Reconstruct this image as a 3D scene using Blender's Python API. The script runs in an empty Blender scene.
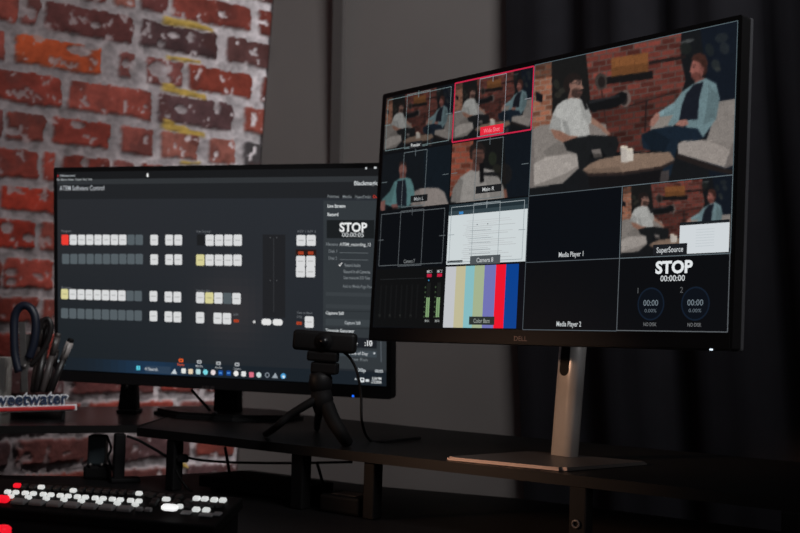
import bpy, bmesh, math, random
import numpy as np
from mathutils import Vector, Matrix, noise

random.seed(7)
scene = bpy.context.scene
COL = scene.collection
D = bpy.data

# ------------------------------------------------------------------ camera
F_PX, PITCH, ROLL = 1182.66, 0.04499, 0.02841
CAM = np.array([0.0, 0.0, 0.985])
DESK = 0.722
SHELF = 0.810            # top face of the shelf risers
SH_T = 0.013

_cp, _sp = math.cos(PITCH), math.sin(PITCH)
FWD = np.array([0, _cp, _sp])
_u0 = np.array([0, -_sp, _cp]); _r0 = np.array([1.0, 0, 0])
RT = math.cos(ROLL) * _r0 + math.sin(ROLL) * _u0
UP = -math.sin(ROLL) * _r0 + math.cos(ROLL) * _u0

def ray(px, py):
    return FWD + RT * ((px - 400) / F_PX) - UP * ((py - 266.5) / F_PX)

def on_z(px, py, z):
    d = ray(px, py)
    return CAM + d * ((z - CAM[2]) / d[2])

def on_plane(px, py, c, n):
    d = ray(px, py)
    return CAM + d * (np.dot(np.asarray(c) - CAM, n) / np.dot(d, n))

def at_depth(px, py, y):
    d = ray(px, py)
    return CAM + d * (y / d[1])

def project(P):
    P = np.asarray(P) - CAM
    z = P @ FWD
    return 400 + F_PX * (P @ RT) / z, 266.5 - F_PX * (P @ UP) / z

cam_d = D.cameras.new('camera'); cam = D.objects.new('camera', cam_d); COL.objects.link(cam)
cam_d.sensor_width = 36; cam_d.lens = 36 * F_PX / 800
m = Matrix(((RT[0], UP[0], -FWD[0], CAM[0]), (RT[1], UP[1], -FWD[1], CAM[1]), (RT[2], UP[2], -FWD[2], CAM[2]), (0, 0, 0, 1)))
cam.matrix_world = m
cam_d.clip_start = 0.02
cam_d.dof.use_dof = True
cam_d.dof.focus_distance = 1.42
cam_d.dof.aperture_fstop = 7.5
scene.camera = cam

scene.view_settings.view_transform = 'Standard'
scene.view_settings.look = 'None'

# ------------------------------------------------------------------ materials
def lin(c):
    c = np.asarray(c, float) / 255.0
    return np.where(c <= .04045, c / 12.92, ((c + .055) / 1.055) ** 2.4)

def mat(name, rgb, rough=.6, metal=0.0, spec=.5, noise_amt=0.0, noise_scale=40, emit=None, strength=1.0, bump=0.0, coat=0.0):
    """rgb in sRGB 0-255"""
    m = D.materials.new(name); m.use_nodes = True
    nt = m.node_tree; b = nt.nodes['Principled BSDF']
    c = lin(rgb)
    b.inputs['Base Color'].default_value = (*c, 1)
    b.inputs['Roughness'].default_value = rough
    b.inputs['Metallic'].default_value = metal
    b.inputs['Specular IOR Level'].default_value = spec
    b.inputs['Coat Weight'].default_value = coat
    if noise_amt or bump:
        tc = nt.nodes.new('ShaderNodeTexCoord')
        nz = nt.nodes.new('ShaderNodeTexNoise'); nz.inputs['Scale'].default_value = noise_scale
        nz.inputs['Detail'].default_value = 5
        nt.links.new(tc.outputs['Object'], nz.inputs['Vector'])
        if noise_amt:
            rp = nt.nodes.new('ShaderNodeMapRange')
            rp.inputs['To Min'].default_value = 1 - noise_amt; rp.inputs['To Max'].default_value = 1 + noise_amt
            mx = nt.nodes.new('ShaderNodeVectorMath'); mx.operation = 'SCALE'
            mx.inputs[0].default_value = tuple(c)
            nt.links.new(nz.outputs['Fac'], rp.inputs['Value'])
            nt.links.new(rp.outputs['Result'], mx.inputs['Scale'])
            nt.links.new(mx.outputs['Vector'], b.inputs['Base Color'])
        if bump:
            bp = nt.nodes.new('ShaderNodeBump'); bp.inputs['Strength'].default_value = bump
            bp.inputs['Distance'].default_value = .002
            nt.links.new(nz.outputs['Fac'], bp.inputs['Height'])
            nt.links.new(bp.outputs['Normal'], b.inputs['Normal'])
    if emit is not None:
        b.inputs['Emission Color'].default_value = (*lin(emit), 1)
        b.inputs['Emission Strength'].default_value = strength
    return m

def attr_mat(name, emission=False, rough=.85, strength=1.0, bump=0.0):
    m = D.materials.new(name); m.use_nodes = True
    nt = m.node_tree; b = nt.nodes['Principled BSDF']
    a = nt.nodes.new('ShaderNodeAttribute'); a.attribute_name = 'Col'
    b.inputs['Roughness'].default_value = rough
    if emission:
        b.inputs['Base Color'].default_value = (.002, .002, .002, 1)
        b.inputs['Specular IOR Level'].default_value = .05
        nt.links.new(a.outputs['Color'], b.inputs['Emission Color'])
        b.inputs['Emission Strength'].default_value = strength
    else:
        b.inputs['Specular IOR Level'].default_value = .2
        nt.links.new(a.outputs['Color'], b.inputs['Base Color'])
        if bump:
            tc = nt.nodes.new('ShaderNodeTexCoord')
            nz = nt.nodes.new('ShaderNodeTexNoise'); nz.inputs['Scale'].default_value = 160; nz.inputs['Detail'].default_value = 6
            bp = nt.nodes.new('ShaderNodeBump'); bp.inputs['Strength'].default_value = bump; bp.inputs['Distance'].default_value = .003
            nt.links.new(tc.outputs['Object'], nz.inputs['Vector']); nt.links.new(nz.outputs['Fac'], bp.inputs['Height'])
            nt.links.new(bp.outputs['Normal'], b.inputs['Normal'])
    return m

M = {
    'black': mat('black_plastic', (23, 22, 23), .5, spec=.22, noise_amt=.15),
    'blackmatte': mat('matte_black_plastic', (18, 17, 18), .7, spec=.15, noise_amt=.15),
    'bezel': mat('monitor_bezel', (24, 23, 24), .5, spec=.2, noise_amt=.08),
    'bezel_warm': mat('monitor_lower_bezel', (31, 29, 30), .5, spec=.15, noise_amt=.08),
    'silver': mat('brushed_silver', (180, 176, 174), .34, metal=.45, noise_amt=.08, noise_scale=90),
    'silver_dim': mat('silver_shell', (112, 112, 116), .45, metal=.6, noise_amt=.05),
    'plate': mat('dark_metal_plate', (62, 58, 57), .4, metal=.3, noise_amt=.1, noise_scale=120),
    'platerim_lit': mat('lit_plate_edge', (150, 132, 126), .4, metal=.3, noise_amt=.05),
    'shelf': mat('glossy_black_shelf', (15, 14, 15), .26, spec=.42, noise_amt=.2, noise_scale=30),
    'shelf_matte': mat('matte_black_shelf', (15, 14, 14), .5, spec=.10, noise_amt=.2, noise_scale=30),
    'shelfedge': mat('shelf_edge', (24, 22, 22), .6, spec=.12, noise_amt=.2, noise_scale=30),
    'desk': mat('dark_desk', (22, 20, 21), .5, spec=.2, noise_amt=.3, noise_scale=60),
    'curtain': mat('black_curtain_cloth', (33, 32, 36), .95, spec=.1, noise_amt=.25, noise_scale=14),
    'floor': mat('floor_concrete', (60, 57, 55), .7, noise_amt=.2, noise_scale=5),
    'led_white': mat('white_light', (200, 215, 225), .4, emit=(225, 240, 255), strength=1.3),
    'led_blue': mat('blue_light', (20, 60, 160), .4, emit=(30, 110, 255), strength=1.3),
    'key_white': mat('lit_white_key', (210, 210, 210), .4, emit=(214, 218, 216), strength=.8),
    'key_hot': mat('bright_white_lever', (225, 225, 225), .4, emit=(240, 240, 240), strength=1.0),
    'key_red': mat('lit_red_key', (200, 20, 30), .4, emit=(235, 20, 40), strength=1.0),
    'key_orange': mat('lit_orange_key', (200, 80, 20), .4, emit=(190, 60, 20), strength=.7),
    'key_dim': mat('unlit_grey_key', (38, 37, 38), .5, noise_amt=.1),
    'key_grey': mat('grey_key', (140, 138, 139), .5, noise_amt=.1),
    'white_card': mat('white_card', (232, 227, 218), .7, noise_amt=.08, noise_scale=30),
    'navy': mat('navy_plastic', (22, 28, 44), .45, noise_amt=.15),
    'steel': mat('dull_steel', (120, 116, 114), .4, metal=.7, noise_amt=.3, noise_scale=80),
    'pen_dark': mat('dark_pen_plastic', (34, 30, 30), .4, noise_amt=.1),
    'pen_brown': mat('brown_pen_plastic', (62, 52, 50), .45, noise_amt=.15),
    'pen_grey': mat('grey_pen_plastic', (78, 71, 70), .4, noise_amt=.15),
    'pen_white': mat('white_pen_barrel', (168, 160, 157), .4, noise_amt=.05),
    'sign_white': mat('sign_white', (242, 242, 246), .5, noise_amt=.05),
    'sign_blue': mat('sign_navy_letters', (40, 58, 92), .5, noise_amt=.05),
    'sign_red': mat('sign_red', (212, 52, 52), .45, noise_amt=.05),
    'cup': mat('dark_cup', (44, 38, 38), .35, noise_amt=.1),
    'hub': mat('dark_teal_plastic', (44, 52, 56), .45, noise_amt=.15),
    'logo': mat('dim_logo', (104, 92, 92), .4, metal=.4),
    'screen': attr_mat('screen_picture', True, rough=.35, strength=1.0),
    'brick': attr_mat('old_brick_and_mortar', False, .9, bump=.5),
}

# ------------------------------------------------------------------ object helpers
def tag(o, label, cat, group=None):
    o['label'] = label; o['category'] = cat
    if group: o['group'] = group
    return o

def empty(name, loc, label, cat, group=None):
    o = D.objects.new(name, None); COL.objects.link(o); o.location = Vector(loc); o.empty_display_size = .02
    return tag(o, label, cat, group)

WORLD = {}
def wloc(o):
    return WORLD.get(o.name, np.zeros(3)) if o is not None else np.zeros(3)

def finish(name, me, mats, parent=None, smooth=False, origin=None):
    """mesh verts are world coordinates; origin / parent decide the object's frame"""
    if not isinstance(mats, (list, tuple)): mats = [mats]
    for x in mats: me.materials.append(x)
    o = D.objects.new(name, me); COL.objects.link(o)
    n = len(me.vertices); co = np.empty(n * 3); me.vertices.foreach_get('co', co); co = co.reshape(-1, 3)
    if origin is None:
        origin = co.mean(0) if parent is None else wloc(parent)
        if parent is None: origin[2] = co[:, 2].min()
    origin = np.asarray(origin, float)
    me.vertices.foreach_set('co', (co - origin).ravel())
    if parent is not None:
        o.parent = parent; o.location = Vector(origin - wloc(parent))
    else:
        o.location = Vector(origin)
    WORLD[o.name] = origin
    if smooth:
        me.polygons.foreach_set('use_smooth', [True] * len(me.polygons))
    me.update()
    return o

def thing(name, loc, label, cat, group=None):
    o = empty(name, loc, label, cat, group); WORLD[o.name] = np.asarray(loc, float)
    return o

def from_bm(name, bm, mats, parent=None, smooth=False):
    me = D.meshes.new(name); bm.normal_update(); bm.to_mesh(me); bm.free()
    return finish(name, me, mats, parent, smooth)

def frame_matrix(o, ax, ay, az):
    return Matrix(((ax[0], ay[0], az[0], o[0]), (ax[1], ay[1], az[1], o[1]), (ax[2], ay[2], az[2], o[2]), (0, 0, 0, 1)))

def box_bm(bm, c, size, axes=None, bevel=0.0, seg=2, taper=None, edges=None, mi=0):
    """box with centre c, full size, axes = (ax, ay, az); taper scales the top (+az) face"""
    t = bmesh.new()
    bmesh.ops.create_cube(t, size=1)
    for v in t.verts:
        s = 1.0
        if taper and v.co.z > 0: v.co.x *= taper; v.co.y *= taper
        v.co = Vector((v.co.x * size[0], v.co.y * size[1], v.co.z * size[2]))
    if bevel:
        es = t.edges[:]
        if edges == 'y': es = [e for e in t.edges if abs((e.verts[0].co - e.verts[1].co).normalized().y) > .9]
        if edges == 'z': es = [e for e in t.edges if abs((e.verts[0].co - e.verts[1].co).normalized().z) > .9]
        bmesh.ops.bevel(t, geom=es, offset=bevel, segments=seg, profile=.5, affect='EDGES')
    if axes is None: axes = ((1, 0, 0), (0, 1, 0), (0, 0, 1))
    mm = frame_matrix(c, *axes)
    t.transform(mm)
    if mm.determinant() < 0: bmesh.ops.reverse_faces(t, faces=t.faces[:])
    for f in t.faces: f.material_index = mi
    me = D.meshes.new('tmp'); t.to_mesh(me); t.free()
    bm.from_mesh(me); D.meshes.remove(me)

def box(name, c, size, m, parent=None, axes=None, **k):
    bm = bmesh.new(); box_bm(bm, c, size, axes, **k)
    return from_bm(name, bm, m, parent)

def tube_bm(bm, pts, r, seg=10, caps=True, mi=0):
    pts = [Vector(p) for p in pts]
    rs = r if isinstance(r, (list, tuple)) else [r] * len(pts)
    prev = None; rings = []
    for i, p in enumerate(pts):
        if i == 0: d = pts[1] - pts[0]
        elif i == len(pts) - 1: d = pts[-1] - pts[-2]
        else: d = pts[i + 1] - pts[i - 1]
        d.normalize()
        if prev is None:
            a = d.orthogonal().normalized()
        else:
            a = (prev - d * prev.dot(d)).normalized()
        prev = a; b = d.cross(a)
        rings.append([bm.verts.new(p + (a * math.cos(2 * math.pi * k / seg) + b * math.sin(2 * math.pi * k / seg)) * rs[i]) for k in range(seg)])
    fs = []
    for i in range(len(rings) - 1):
        for k in range(seg):
            fs.append(bm.faces.new((rings[i][k], rings[i][(k + 1) % seg], rings[i + 1][(k + 1) % seg], rings[i + 1][k])))
    if caps:
        fs.append(bm.faces.new(rings[0][::-1])); fs.append(bm.faces.new(rings[-1]))
    for f in fs: f.material_index = mi; f.smooth = True

def tube(name, pts, r, m, parent=None, seg=10):
    bm = bmesh.new(); tube_bm(bm, pts, r, seg)
    return from_bm(name, bm, m, parent)

def smooth_path(pts, n=8):
    """Catmull-Rom through pts"""
    pts = [np.asarray(p, float) for p in pts]
    P = [2 * pts[0] - pts[1]] + pts + [2 * pts[-1] - pts[-2]]
    out = []
    for i in range(1, len(P) - 2):
        for k in range(n):
            t = k / n; a, b, c, d = P[i - 1], P[i], P[i + 1], P[i + 2]
            out.append(.5 * ((2 * b) + (-a + c) * t + (2 * a - 5 * b + 4 * c - d) * t * t + (-a + 3 * b - 3 * c + d) * t ** 3))
    out.append(pts[-1])
    return out

def prism_bm(bm, pts, z0, z1, mi=0):
    """vertical prism over ground polygon pts (counter-clockwise from above)"""
    lo = [bm.verts.new((p[0], p[1], z0)) for p in pts]; hi = [bm.verts.new((p[0], p[1], z1)) for p in pts]
    n = len(pts); fs = [bm.faces.new(hi), bm.faces.new(lo[::-1])]
    for i in range(n): fs.append(bm.faces.new((lo[i], lo[(i + 1) % n], hi[(i + 1) % n], hi[i])))
    for f in fs: f.material_index = mi
    return fs

_tcache = {}
def text_mesh(s, bold=0.0):
    """returns verts (n,2), polys at size 1, with left/baseline at 0"""
    key = (s, bold)
    if key in _tcache: return _tcache[key]
    cu = D.curves.new('lettering', 'FONT'); cu.body = s; cu.size = 1; cu.offset = bold; cu.resolution_u = 3
    cu.fill_mode = 'FRONT'
    o = D.objects.new('lettering', cu); COL.objects.link(o)
    dg = bpy.context.evaluated_depsgraph_get()
    me = D.meshes.new_from_object(o.evaluated_get(dg))
    v = np.array([(p.co.x, p.co.y) for p in me.vertices]) if len(me.vertices) else np.zeros((0, 2))
    f = [tuple(p.vertices) for p in me.polygons]
    D.objects.remove(o); D.curves.remove(cu); D.meshes.remove(me)
    _tcache[key] = (v, f)
    return v, f

# ------------------------------------------------------------------ flat pictures on a screen
class Panel:
    """flat coloured polygons on a screen plane; local metres x right, y up from the screen centre"""
    def __init__(s, scr): s.scr = scr; s.v = []; s.f = []; s.c = []; s.z = .0004
    def poly(s, pts, rgb, z=None):
        z = s.z if z is None else z
        b = len(s.v)
        for p in pts: s.v.append((p[0], p[1], z))
        s.f.append(tuple(range(b, b + len(pts)))); s.c.append(lin(rgb))
    def rect(s, x0, y0, x1, y1, rgb, z=None):
        s.poly([(x0, y0), (x1, y0), (x1, y1), (x0, y1)], rgb, z)
    def rrect(s, x0, y0, x1, y1, r, rgb, z=None):
        pts = []
        for cx, cy, a0 in ((x1 - r, y1 - r, 0), (x0 + r, y1 - r, 90), (x0 + r, y0 + r, 180), (x1 - r, y0 + r, 270)):
            for k in range(4):
                a = math.radians(a0 + 30 * k); pts.append((cx + r * math.cos(a), cy + r * math.sin(a)))
        s.poly(pts, rgb, z)
    def disc(s, cx, cy, r, rgb, z=None, n=18, ry=None):
        ry = ry or r
        s.poly([(cx + r * math.cos(2 * math.pi * k / n), cy + ry * math.sin(2 * math.pi * k / n)) for k in range(n)], rgb, z)
    def ring(s, cx, cy, r, w, rgb, z=None, n=32):
        for k in range(n):
            a, b = 2 * math.pi * k / n, 2 * math.pi * (k + 1) / n
            s.poly([(cx + (r - w) * math.cos(a), cy + (r - w) * math.sin(a)), (cx + r * math.cos(a), cy + r * math.sin(a)),
                    (cx + r * math.cos(b), cy + r * math.sin(b)), (cx + (r - w) * math.cos(b), cy + (r - w) * math.sin(b))], rgb, z)
    def line(s, p, q, w, rgb, z=None):
        p = np.asarray(p, float); q = np.asarray(q, float); d = q - p; d /= np.linalg.norm(d) + 1e-12
        n = np.array([-d[1], d[0]]) * w / 2
        s.poly([p - n, q - n, q + n, p + n], rgb, z)
    def box_line(s, x0, y0, x1, y1, w, rgb, z=None):
        s.line((x0, y0), (x1, y0), w, rgb, z); s.line((x1, y0), (x1, y1), w, rgb, z)
        s.line((x1, y1), (x0, y1), w, rgb, z); s.line((x0, y1), (x0, y0), w, rgb, z)
    def text(s, txt, x, y, size, rgb, bold=0.0, z=None, align='l', width=None):
        """x,y: left/centre of the baseline; size: cap height in metres"""
        z = s.z if z is None else z
        v, f = text_mesh(txt, bold)
        if not len(v): return
        k = size / .72
        sx = k
        w = v[:, 0].max() - v[:, 0].min()
        if width: sx = width / w
        v = np.stack([(v[:, 0] - v[:, 0].min()) * sx, v[:, 1] * k], 1)
        if align == 'c': v[:, 0] -= w * sx / 2
        b = len(s.v)
        for p in v: s.v.append((x + p[0], y + p[1], z))
        for q in f: s.f.append(tuple(b + i for i in q)); s.c.append(lin(rgb))
    def grid(s, x0, x1, y0, y1, img, z=None):
        """img (ny, nx, 3) sRGB, row 0 at the top (y1)"""
        z = s.z if z is None else z
        ny, nx = img.shape[:2]; b = len(s.v)
        xs = np.linspace(x0, x1, nx + 1); ys = np.linspace(y1, y0, ny + 1)
        for yy in ys:
            for xx in xs: s.v.append((xx, yy, z))
        L = lin(img)
        for j in range(ny):
            for i in range(nx):
                a = b + j * (nx + 1) + i
                s.f.append((a + nx + 1, a + nx + 2, a + 1, a)); s.c.append(L[j, i])
    def build(s, name, parent):
        v = np.array(s.v); sc = s.scr
        wv = sc.c + v[:, :1] * sc.ux + v[:, 1:2] * sc.uv + v[:, 2:3] * sc.n
        me = D.meshes.new(name); me.from_pydata(wv.tolist(), [], s.f)
        at = me.color_attributes.new('Col', 'FLOAT_COLOR', 'CORNER')
        cols = []
        for f, c in zip(s.f, s.c): cols.extend([c[0], c[1], c[2], 1.0] * len(f))
        at.data.foreach_set('color', np.array(cols, np.float32))
        return finish(name, me, M['screen'], parent)

class Screen:
    def __init__(s, c, yaw, tilt, q, w, h):
        ux = np.array([math.cos(yaw), math.sin(yaw), 0]); n = np.array([math.sin(yaw), -math.cos(yaw), 0])
        uv = math.cos(tilt) * np.array([0, 0, 1.0]) - math.sin(tilt) * n
        s.ux, s.uv = ux * math.cos(q) + uv * math.sin(q), -ux * math.sin(q) + uv * math.cos(q)
        s.n = np.cross(s.ux, s.uv); s.c = np.asarray(c, float) + 0; s.w, s.h = w, h
    def P(s, x, y, z=0): return s.c + s.ux * x + s.uv * y + s.n * z
    def px(s, X, Y):
        p = on_plane(X, Y, s.c, s.n) - s.c
        return float(p @ s.ux), float(p @ s.uv)
    def axes(s): return (s.ux, s.n * -1, s.uv)      # x right, y away from viewer, z up

# ------------------------------------------------------------------ room shell
# brick wall plane: passes behind the left monitor and recedes to the right
YB = 0.6706
BU = np.array([math.cos(YB), math.sin(YB), 0]); BN = np.array([math.sin(YB), -math.cos(YB), 0])
P0 = at_depth(0, 150, 2.30)
def wall_uv(px, py):
    p = on_plane(px, py, P0, BN)
    return float((p - P0) @ BU), float(p[2])

def brick_wall():
    # mortar lines measured at two pixels each -> height on the wall
    lines_px = [((140, 17), (268, 38)), ((0, 27), (268, 73)), ((0, 64), (265, 105.5)), ((0, 105), (263, 140)), ((0, 142.5), (140, 158.5)),
                ((25, 183), (40, 184.5)), ((25, 216), (40, 217)), ((25, 254), (40, 255)), ((25, 293), (40, 293)),
                ((100, 397), (208, 396)), ((130, 463), (240, 459))]
    vs = [.5 * (wall_uv(*a)[1] + wall_uv(*b)[1]) for a, b in lines_px]
    # fill between 293 line and 397 line, and extend up and down
    full = vs[:9]
    gap = (vs[8] - vs[9]); nn = max(1, round(gap / .074))
    for k in range(1, nn): full.append(vs[8] - gap * k / nn)
    full.append(vs[9])
    gap = vs[9] - vs[10]; nn = max(1, round(gap / .074))
    for k in range(1, nn): full.append(vs[9] - gap * k / nn)
    full.append(vs[10])
    while full[-1] > .45: full.append(full[-1] - .074)
    top = [full[0]]
    while top[-1] < 1.85: top.append(top[-1] + .074)
    edges = top[:0:-1] + full            # descending heights
    i0 = len(top) - 1                    # index of the (140,17) line
    red, dark, purple, pink, orange = (138, 62, 52), (104, 54, 52), (94, 64, 66), (158, 92, 80), (160, 64, 32)
    char, wine, deep = (80, 74, 76), (120, 66, 62), (134, 52, 42)
    # course -> list of (x left, x right, colour) in photo pixels, y reference
    listed = {
        -1: (20, [(140, 168, dark), (172, 250, red), (258, 276, red)], -4),
        0: (30, [(-40, 18, red), (20, 38, wine), (45, 133, dark), (140, 215, purple), (226, 272, (120, 76, 74))], 0),
        1: (70, [(-60, 4, red), (15, 100, orange), (118, 133, wine), (146, 182, wine), (188, 250, (166, 70, 54)), (261, 275, red)], 0),
        2: (100, [(-25, 61, deep), (68, 150, red), (158, 232, purple), (243, 272, (150, 74, 62))], 0),
        3: (140, [(-40, 2, dark), (7, 44, red), (52, 110, deep), (120, 152, (134, 66, 58)), (160, 196, pink), (209, 234, pink), (243, 268, char)], 0),
        4: (165, [(-30, 37, deep), (43, 54, deep), (62, 107, deep), (112, 131, wine), (140, 190, red)], 0),
        5: (200, [(-60, -5, red), (0, 60, (146, 44, 30)), (68, 140, red)], 0),
        6: (235, [(-20, 34, (136, 40, 28)), (40, 100, red)], 0),
        7: (272, [(-50, 0, red), (3, 52, deep), (58, 120, dark)], 0),
        8: (310, [(-30, 36, deep), (42, 90, red)], 0),
    }
    K = len(edges) - 1
    courses = []
    rnd = random.Random(3)
    pal = [red, dark, deep, wine, (128, 48, 40), pink, purple]
    for k in range(K):
        vt, vb = edges[k], edges[k + 1]
        bricks = []
        if (k - i0) in listed:
            yref, bl, _ = listed[k - i0]
            vm = (vt + vb) / 2
            def u_at(px):
                # pixel x at this height
                lo, hi = -600.0, 900.0
                for _ in range(40):
                    mid = (lo + hi) / 2
                    if wall_uv(px, mid)[1] > vm: lo = mid
                    else: hi = mid
                return wall_uv(px, lo)[0]
            for a, b, c in bl: bricks.append((u_at(a), u_at(b), c))
        u = -.75 - rnd.random() * .1
        lo = bricks[0][0] if bricks else 9
        pre = []
        while u < (lo - .03 if bricks else .95):
            w = rnd.choice((.185, .19, .19, .095, .18))
            e = min(u + w, lo - .014) if bricks else u + w
            if e - u > .03: pre.append((u, e, rnd.choice(pal)))
            u += w + .016
        post = []
        if bricks:
            u = bricks[-1][1] + .016
            while u < .95:
                w = rnd.choice((.185, .19, .095, .18)); post.append((u, u + w, rnd.choice(pal))); u += w + .016
        courses.append((vt, vb, pre + bricks + post))
    step = .0036
    us = np.arange(-.62, .80, step); vv = np.arange(.50, 1.76, step)
    U, V = np.meshgrid(us, vv)
    n2 = lambda x, y, sc, o=0: noise.noise(Vector((x * sc + o, y * sc - o, o * 1.7)))
    flat = [(a, b) for a, b in zip(U.ravel(), V.ravel())]
    N1 = np.array([n2(a, b, 14, 3.1) for a, b in flat]).reshape(U.shape)
    N2 = np.array([n2(a, b, 42, 7.7) for a, b in flat]).reshape(U.shape)
    N3 = np.array([n2(a, b, 110, 1.3) for a, b in flat]).reshape(U.shape)
    N4 = np.array([n2(a, b, 26, 11.9) for a, b in flat]).reshape(U.shape)
    Vw = V + .004 * N1; Uw = U + .004 * N4
    sd = np.full(U.shape, -1.0); bc = np.zeros(U.shape + (3,))
    for vt, vb, bl in courses:
        h = (vt - vb); j = .0098
        row = (V < vt + .01) & (V > vb - .01)
        if not row.any(): continue
        for a, b, c in bl:
            mk = row & (U > a - .015) & (U < b + .015)
            if not mk.any(): continue
            cx, cy = (a + b) / 2, (vt + vb) / 2
            r = .006
            qx = np.abs(Uw[mk] - cx) - ((b - a) / 2 - r); qy = np.abs(Vw[mk] - cy) - (h / 2 - j - r)
            d = -(np.hypot(np.maximum(qx, 0), np.maximum(qy, 0)) + np.minimum(np.maximum(qx, qy), 0) - r)
            d = d + .0042 * N2[mk] + .0030 * N3[mk] + .0025 * N1[mk]
            up = d > sd[mk]
            tmp = sd[mk]; tmp[up] = d[up]; sd[mk] = tmp
            tmp = bc[mk]; sh = .90 + .10 * math.sin(a * 91 + vt * 57)
            tmp[up] = (np.array(c) * .90 + np.mean(c) * .10) * sh; bc[mk] = tmp
    mask = np.clip(sd / .0022 + .5, 0, 1)
    # bites of mortar over the faces
    sp = np.clip((N2 * .75 + N3 * .55 + N4 * .35 - .36) / .10, 0, 1)
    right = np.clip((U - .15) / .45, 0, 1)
    mask = mask * (1 - sp * (.75 + .25 * right))
    def px_uv_spots(spots):
        for X, Y, rx, ry in spots:
            u0, v0 = wall_uv(X, Y); u1 = wall_uv(X + rx, Y)[0]; v1 = wall_uv(X, Y - ry)[1]
            q = ((U - u0) / (u1 - u0)) ** 2 + ((V - v0) / (v1 - v0)) ** 2 + .35 * N2 + .3 * N3
            yield np.clip((1.15 - q) / .3, 0, 1)
    for q in px_uv_spots([(79, 51, 12, 5), (92, 47, 8, 3), (125, 64, 4, 4), (94, 26, 5, 3), (76, 125, 7, 4), (12, 132, 8, 4), (136, 68, 8, 9), (172, 36, 6, 3), (160, 44, 4, 3), (158, 70, 10, 8), (164, 80, 6, 5),
                          (216, 107, 3, 8), (180, 110, 6, 4), (22, 6, 5, 12), (30, 14, 5, 6), (246, 70, 5, 4), (84, 163, 4, 5), (10, 272, 6, 4), (10, 282, 5, 4), (6, 228, 6, 6), (28, 238, 6, 4)]):
        mask = mask * (1 - .9 * q)
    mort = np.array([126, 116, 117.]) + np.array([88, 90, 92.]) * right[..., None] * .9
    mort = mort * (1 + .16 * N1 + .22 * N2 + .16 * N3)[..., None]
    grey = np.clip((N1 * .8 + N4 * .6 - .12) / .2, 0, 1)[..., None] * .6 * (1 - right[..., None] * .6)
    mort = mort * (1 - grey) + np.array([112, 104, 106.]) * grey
    bcol = bc * (1 + .22 * N4 + .16 * N2 + .10 * N3)[..., None]
    soot = np.clip((N1 + .5 * N2 - .18) / .25, 0, 1)[..., None] * .5
    bcol = bcol * (1 - soot) + np.array([72, 42, 40.]) * soot
    col = mort * (1 - mask[..., None]) + bcol * mask[..., None]
    disp = .008 * mask + .0050 * N2 * (1 - mask) + .0030 * N3 * (1 - .6 * mask) + .002 * N1
    # yellow foam smeared along four mortar ledges + one low spot
    for (xa, ya), (xb, yb), thick in (((163, 20), (212, 31), .017), ((166, 57), (200, 62), .009), ((161, 87), (205, 98), .016), ((161, 124), (204, 136), .019),
                                      ((180, 162), (200, 163), .007), ((179, 465), (186, 466), .014)):
        ua, va = wall_uv(xa, ya); ub, vb = wall_uv(xb, yb)
        t = (U - ua) / (ub - ua)
        vc = va + (vb - va) * t + .004 * N1
        th = thick * np.clip(1.12 - .55 * t, .3, 1)
        w = np.clip((th / 2 - np.abs(V - vc) + .003 * N2) / .003 + .5, 0, 1) * np.clip(np.minimum(t, 1 - t) * 14 + .5, 0, 1)
        y = np.array([176, 146, 74.]) * (1 + .14 * N2 + .1 * N3)[..., None]
        col = col * (1 - w[..., None]) + y * w[..., None]; disp = disp + .006 * w
    col = np.clip(col, 8, 240)
    pts = P0[None, None, :] * np.array([1, 1, 0]) + U[..., None] * BU + V[..., None] * np.array([0, 0, 1.0]) + disp[..., None] * BN
    ny, nx = U.shape
    verts = pts.reshape(-1, 3)
    idx = np.arange(ny * nx).reshape(ny, nx)
    faces = np.stack([idx[:-1, :-1], idx[:-1, 1:], idx[1:, 1:], idx[1:, :-1]], -1).reshape(-1, 4).tolist()
    C = lin(col).reshape(-1, 3)
    # plain continuation of the wall down to the floor, up and to the left
    base = len(verts); ext = []
    def q(u0, u1, v0, v1):
        b = base + len(ext)
        for uu, v_ in ((u0, v0), (u1, v0), (u1, v1), (u0, v1)): ext.append(P0 * np.array([1, 1, 0]) + uu * BU + v_ * np.array([0, 0, 1.0]))
        faces.append([b, b + 1, b + 2, b + 3])
    u0, u1, v0, v1 = us[0], us[-1], vv[0], vv[-1]
    q(u0, u1, 0, v0); q(u0, u1, v1, 2.6); q(-2.4, u0, 0, 2.6)
    verts = np.vstack([verts, np.array(ext)]); C = np.vstack([C, np.tile(lin((120, 62, 54)), (len(ext), 1))])
    me = D.meshes.new('wall_left'); me.from_pydata(verts.tolist(), [], faces)
    at = me.color_attributes.new('Col', 'FLOAT_COLOR', 'POINT')
    at.data.foreach_set('color', np.hstack([C, np.ones((len(C), 1))]).astype(np.float32).ravel())
    o = finish('wall_left', me, M['brick'], smooth=True)
    o['kind'] = 'structure'
brick_wall()

# grey wall: starts on the brick (slightly out of plumb edge) and comes forward to the right
def grey_mat():
    m = mat('grey_wall_paint', (114, 109, 107), .9, spec=.15, noise_amt=.07, noise_scale=6, bump=.15)
    return m
GY = -0.62
GU = np.array([math.cos(GY), math.sin(GY), 0]); GN = np.array([math.sin(GY), -math.cos(GY), 0])
ga = on_plane(276.5, -40, P0 + BN * .013, BN); gb = on_plane(239.5, 440, P0 + BN * .013, BN)
def on_line(a, b, z): return a + (b - a) * ((z - a[2]) / (b[2] - a[2]))
g0 = on_line(ga, gb, 0.0); g1 = on_line(ga, gb, 2.6)
bm = bmesh.new()
N = 24
rows = []
for z in np.linspace(0, 2.6, 14):
    s = on_line(ga, gb, z)
    rows.append([bm.verts.new(s + GU * t) for t in np.linspace(0, 2.2, N)])
for a, b in zip(rows[:-1], rows[1:]):
    for i in range(N - 1): bm.faces.new((a[i], a[i + 1], b[i + 1], b[i]))
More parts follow.
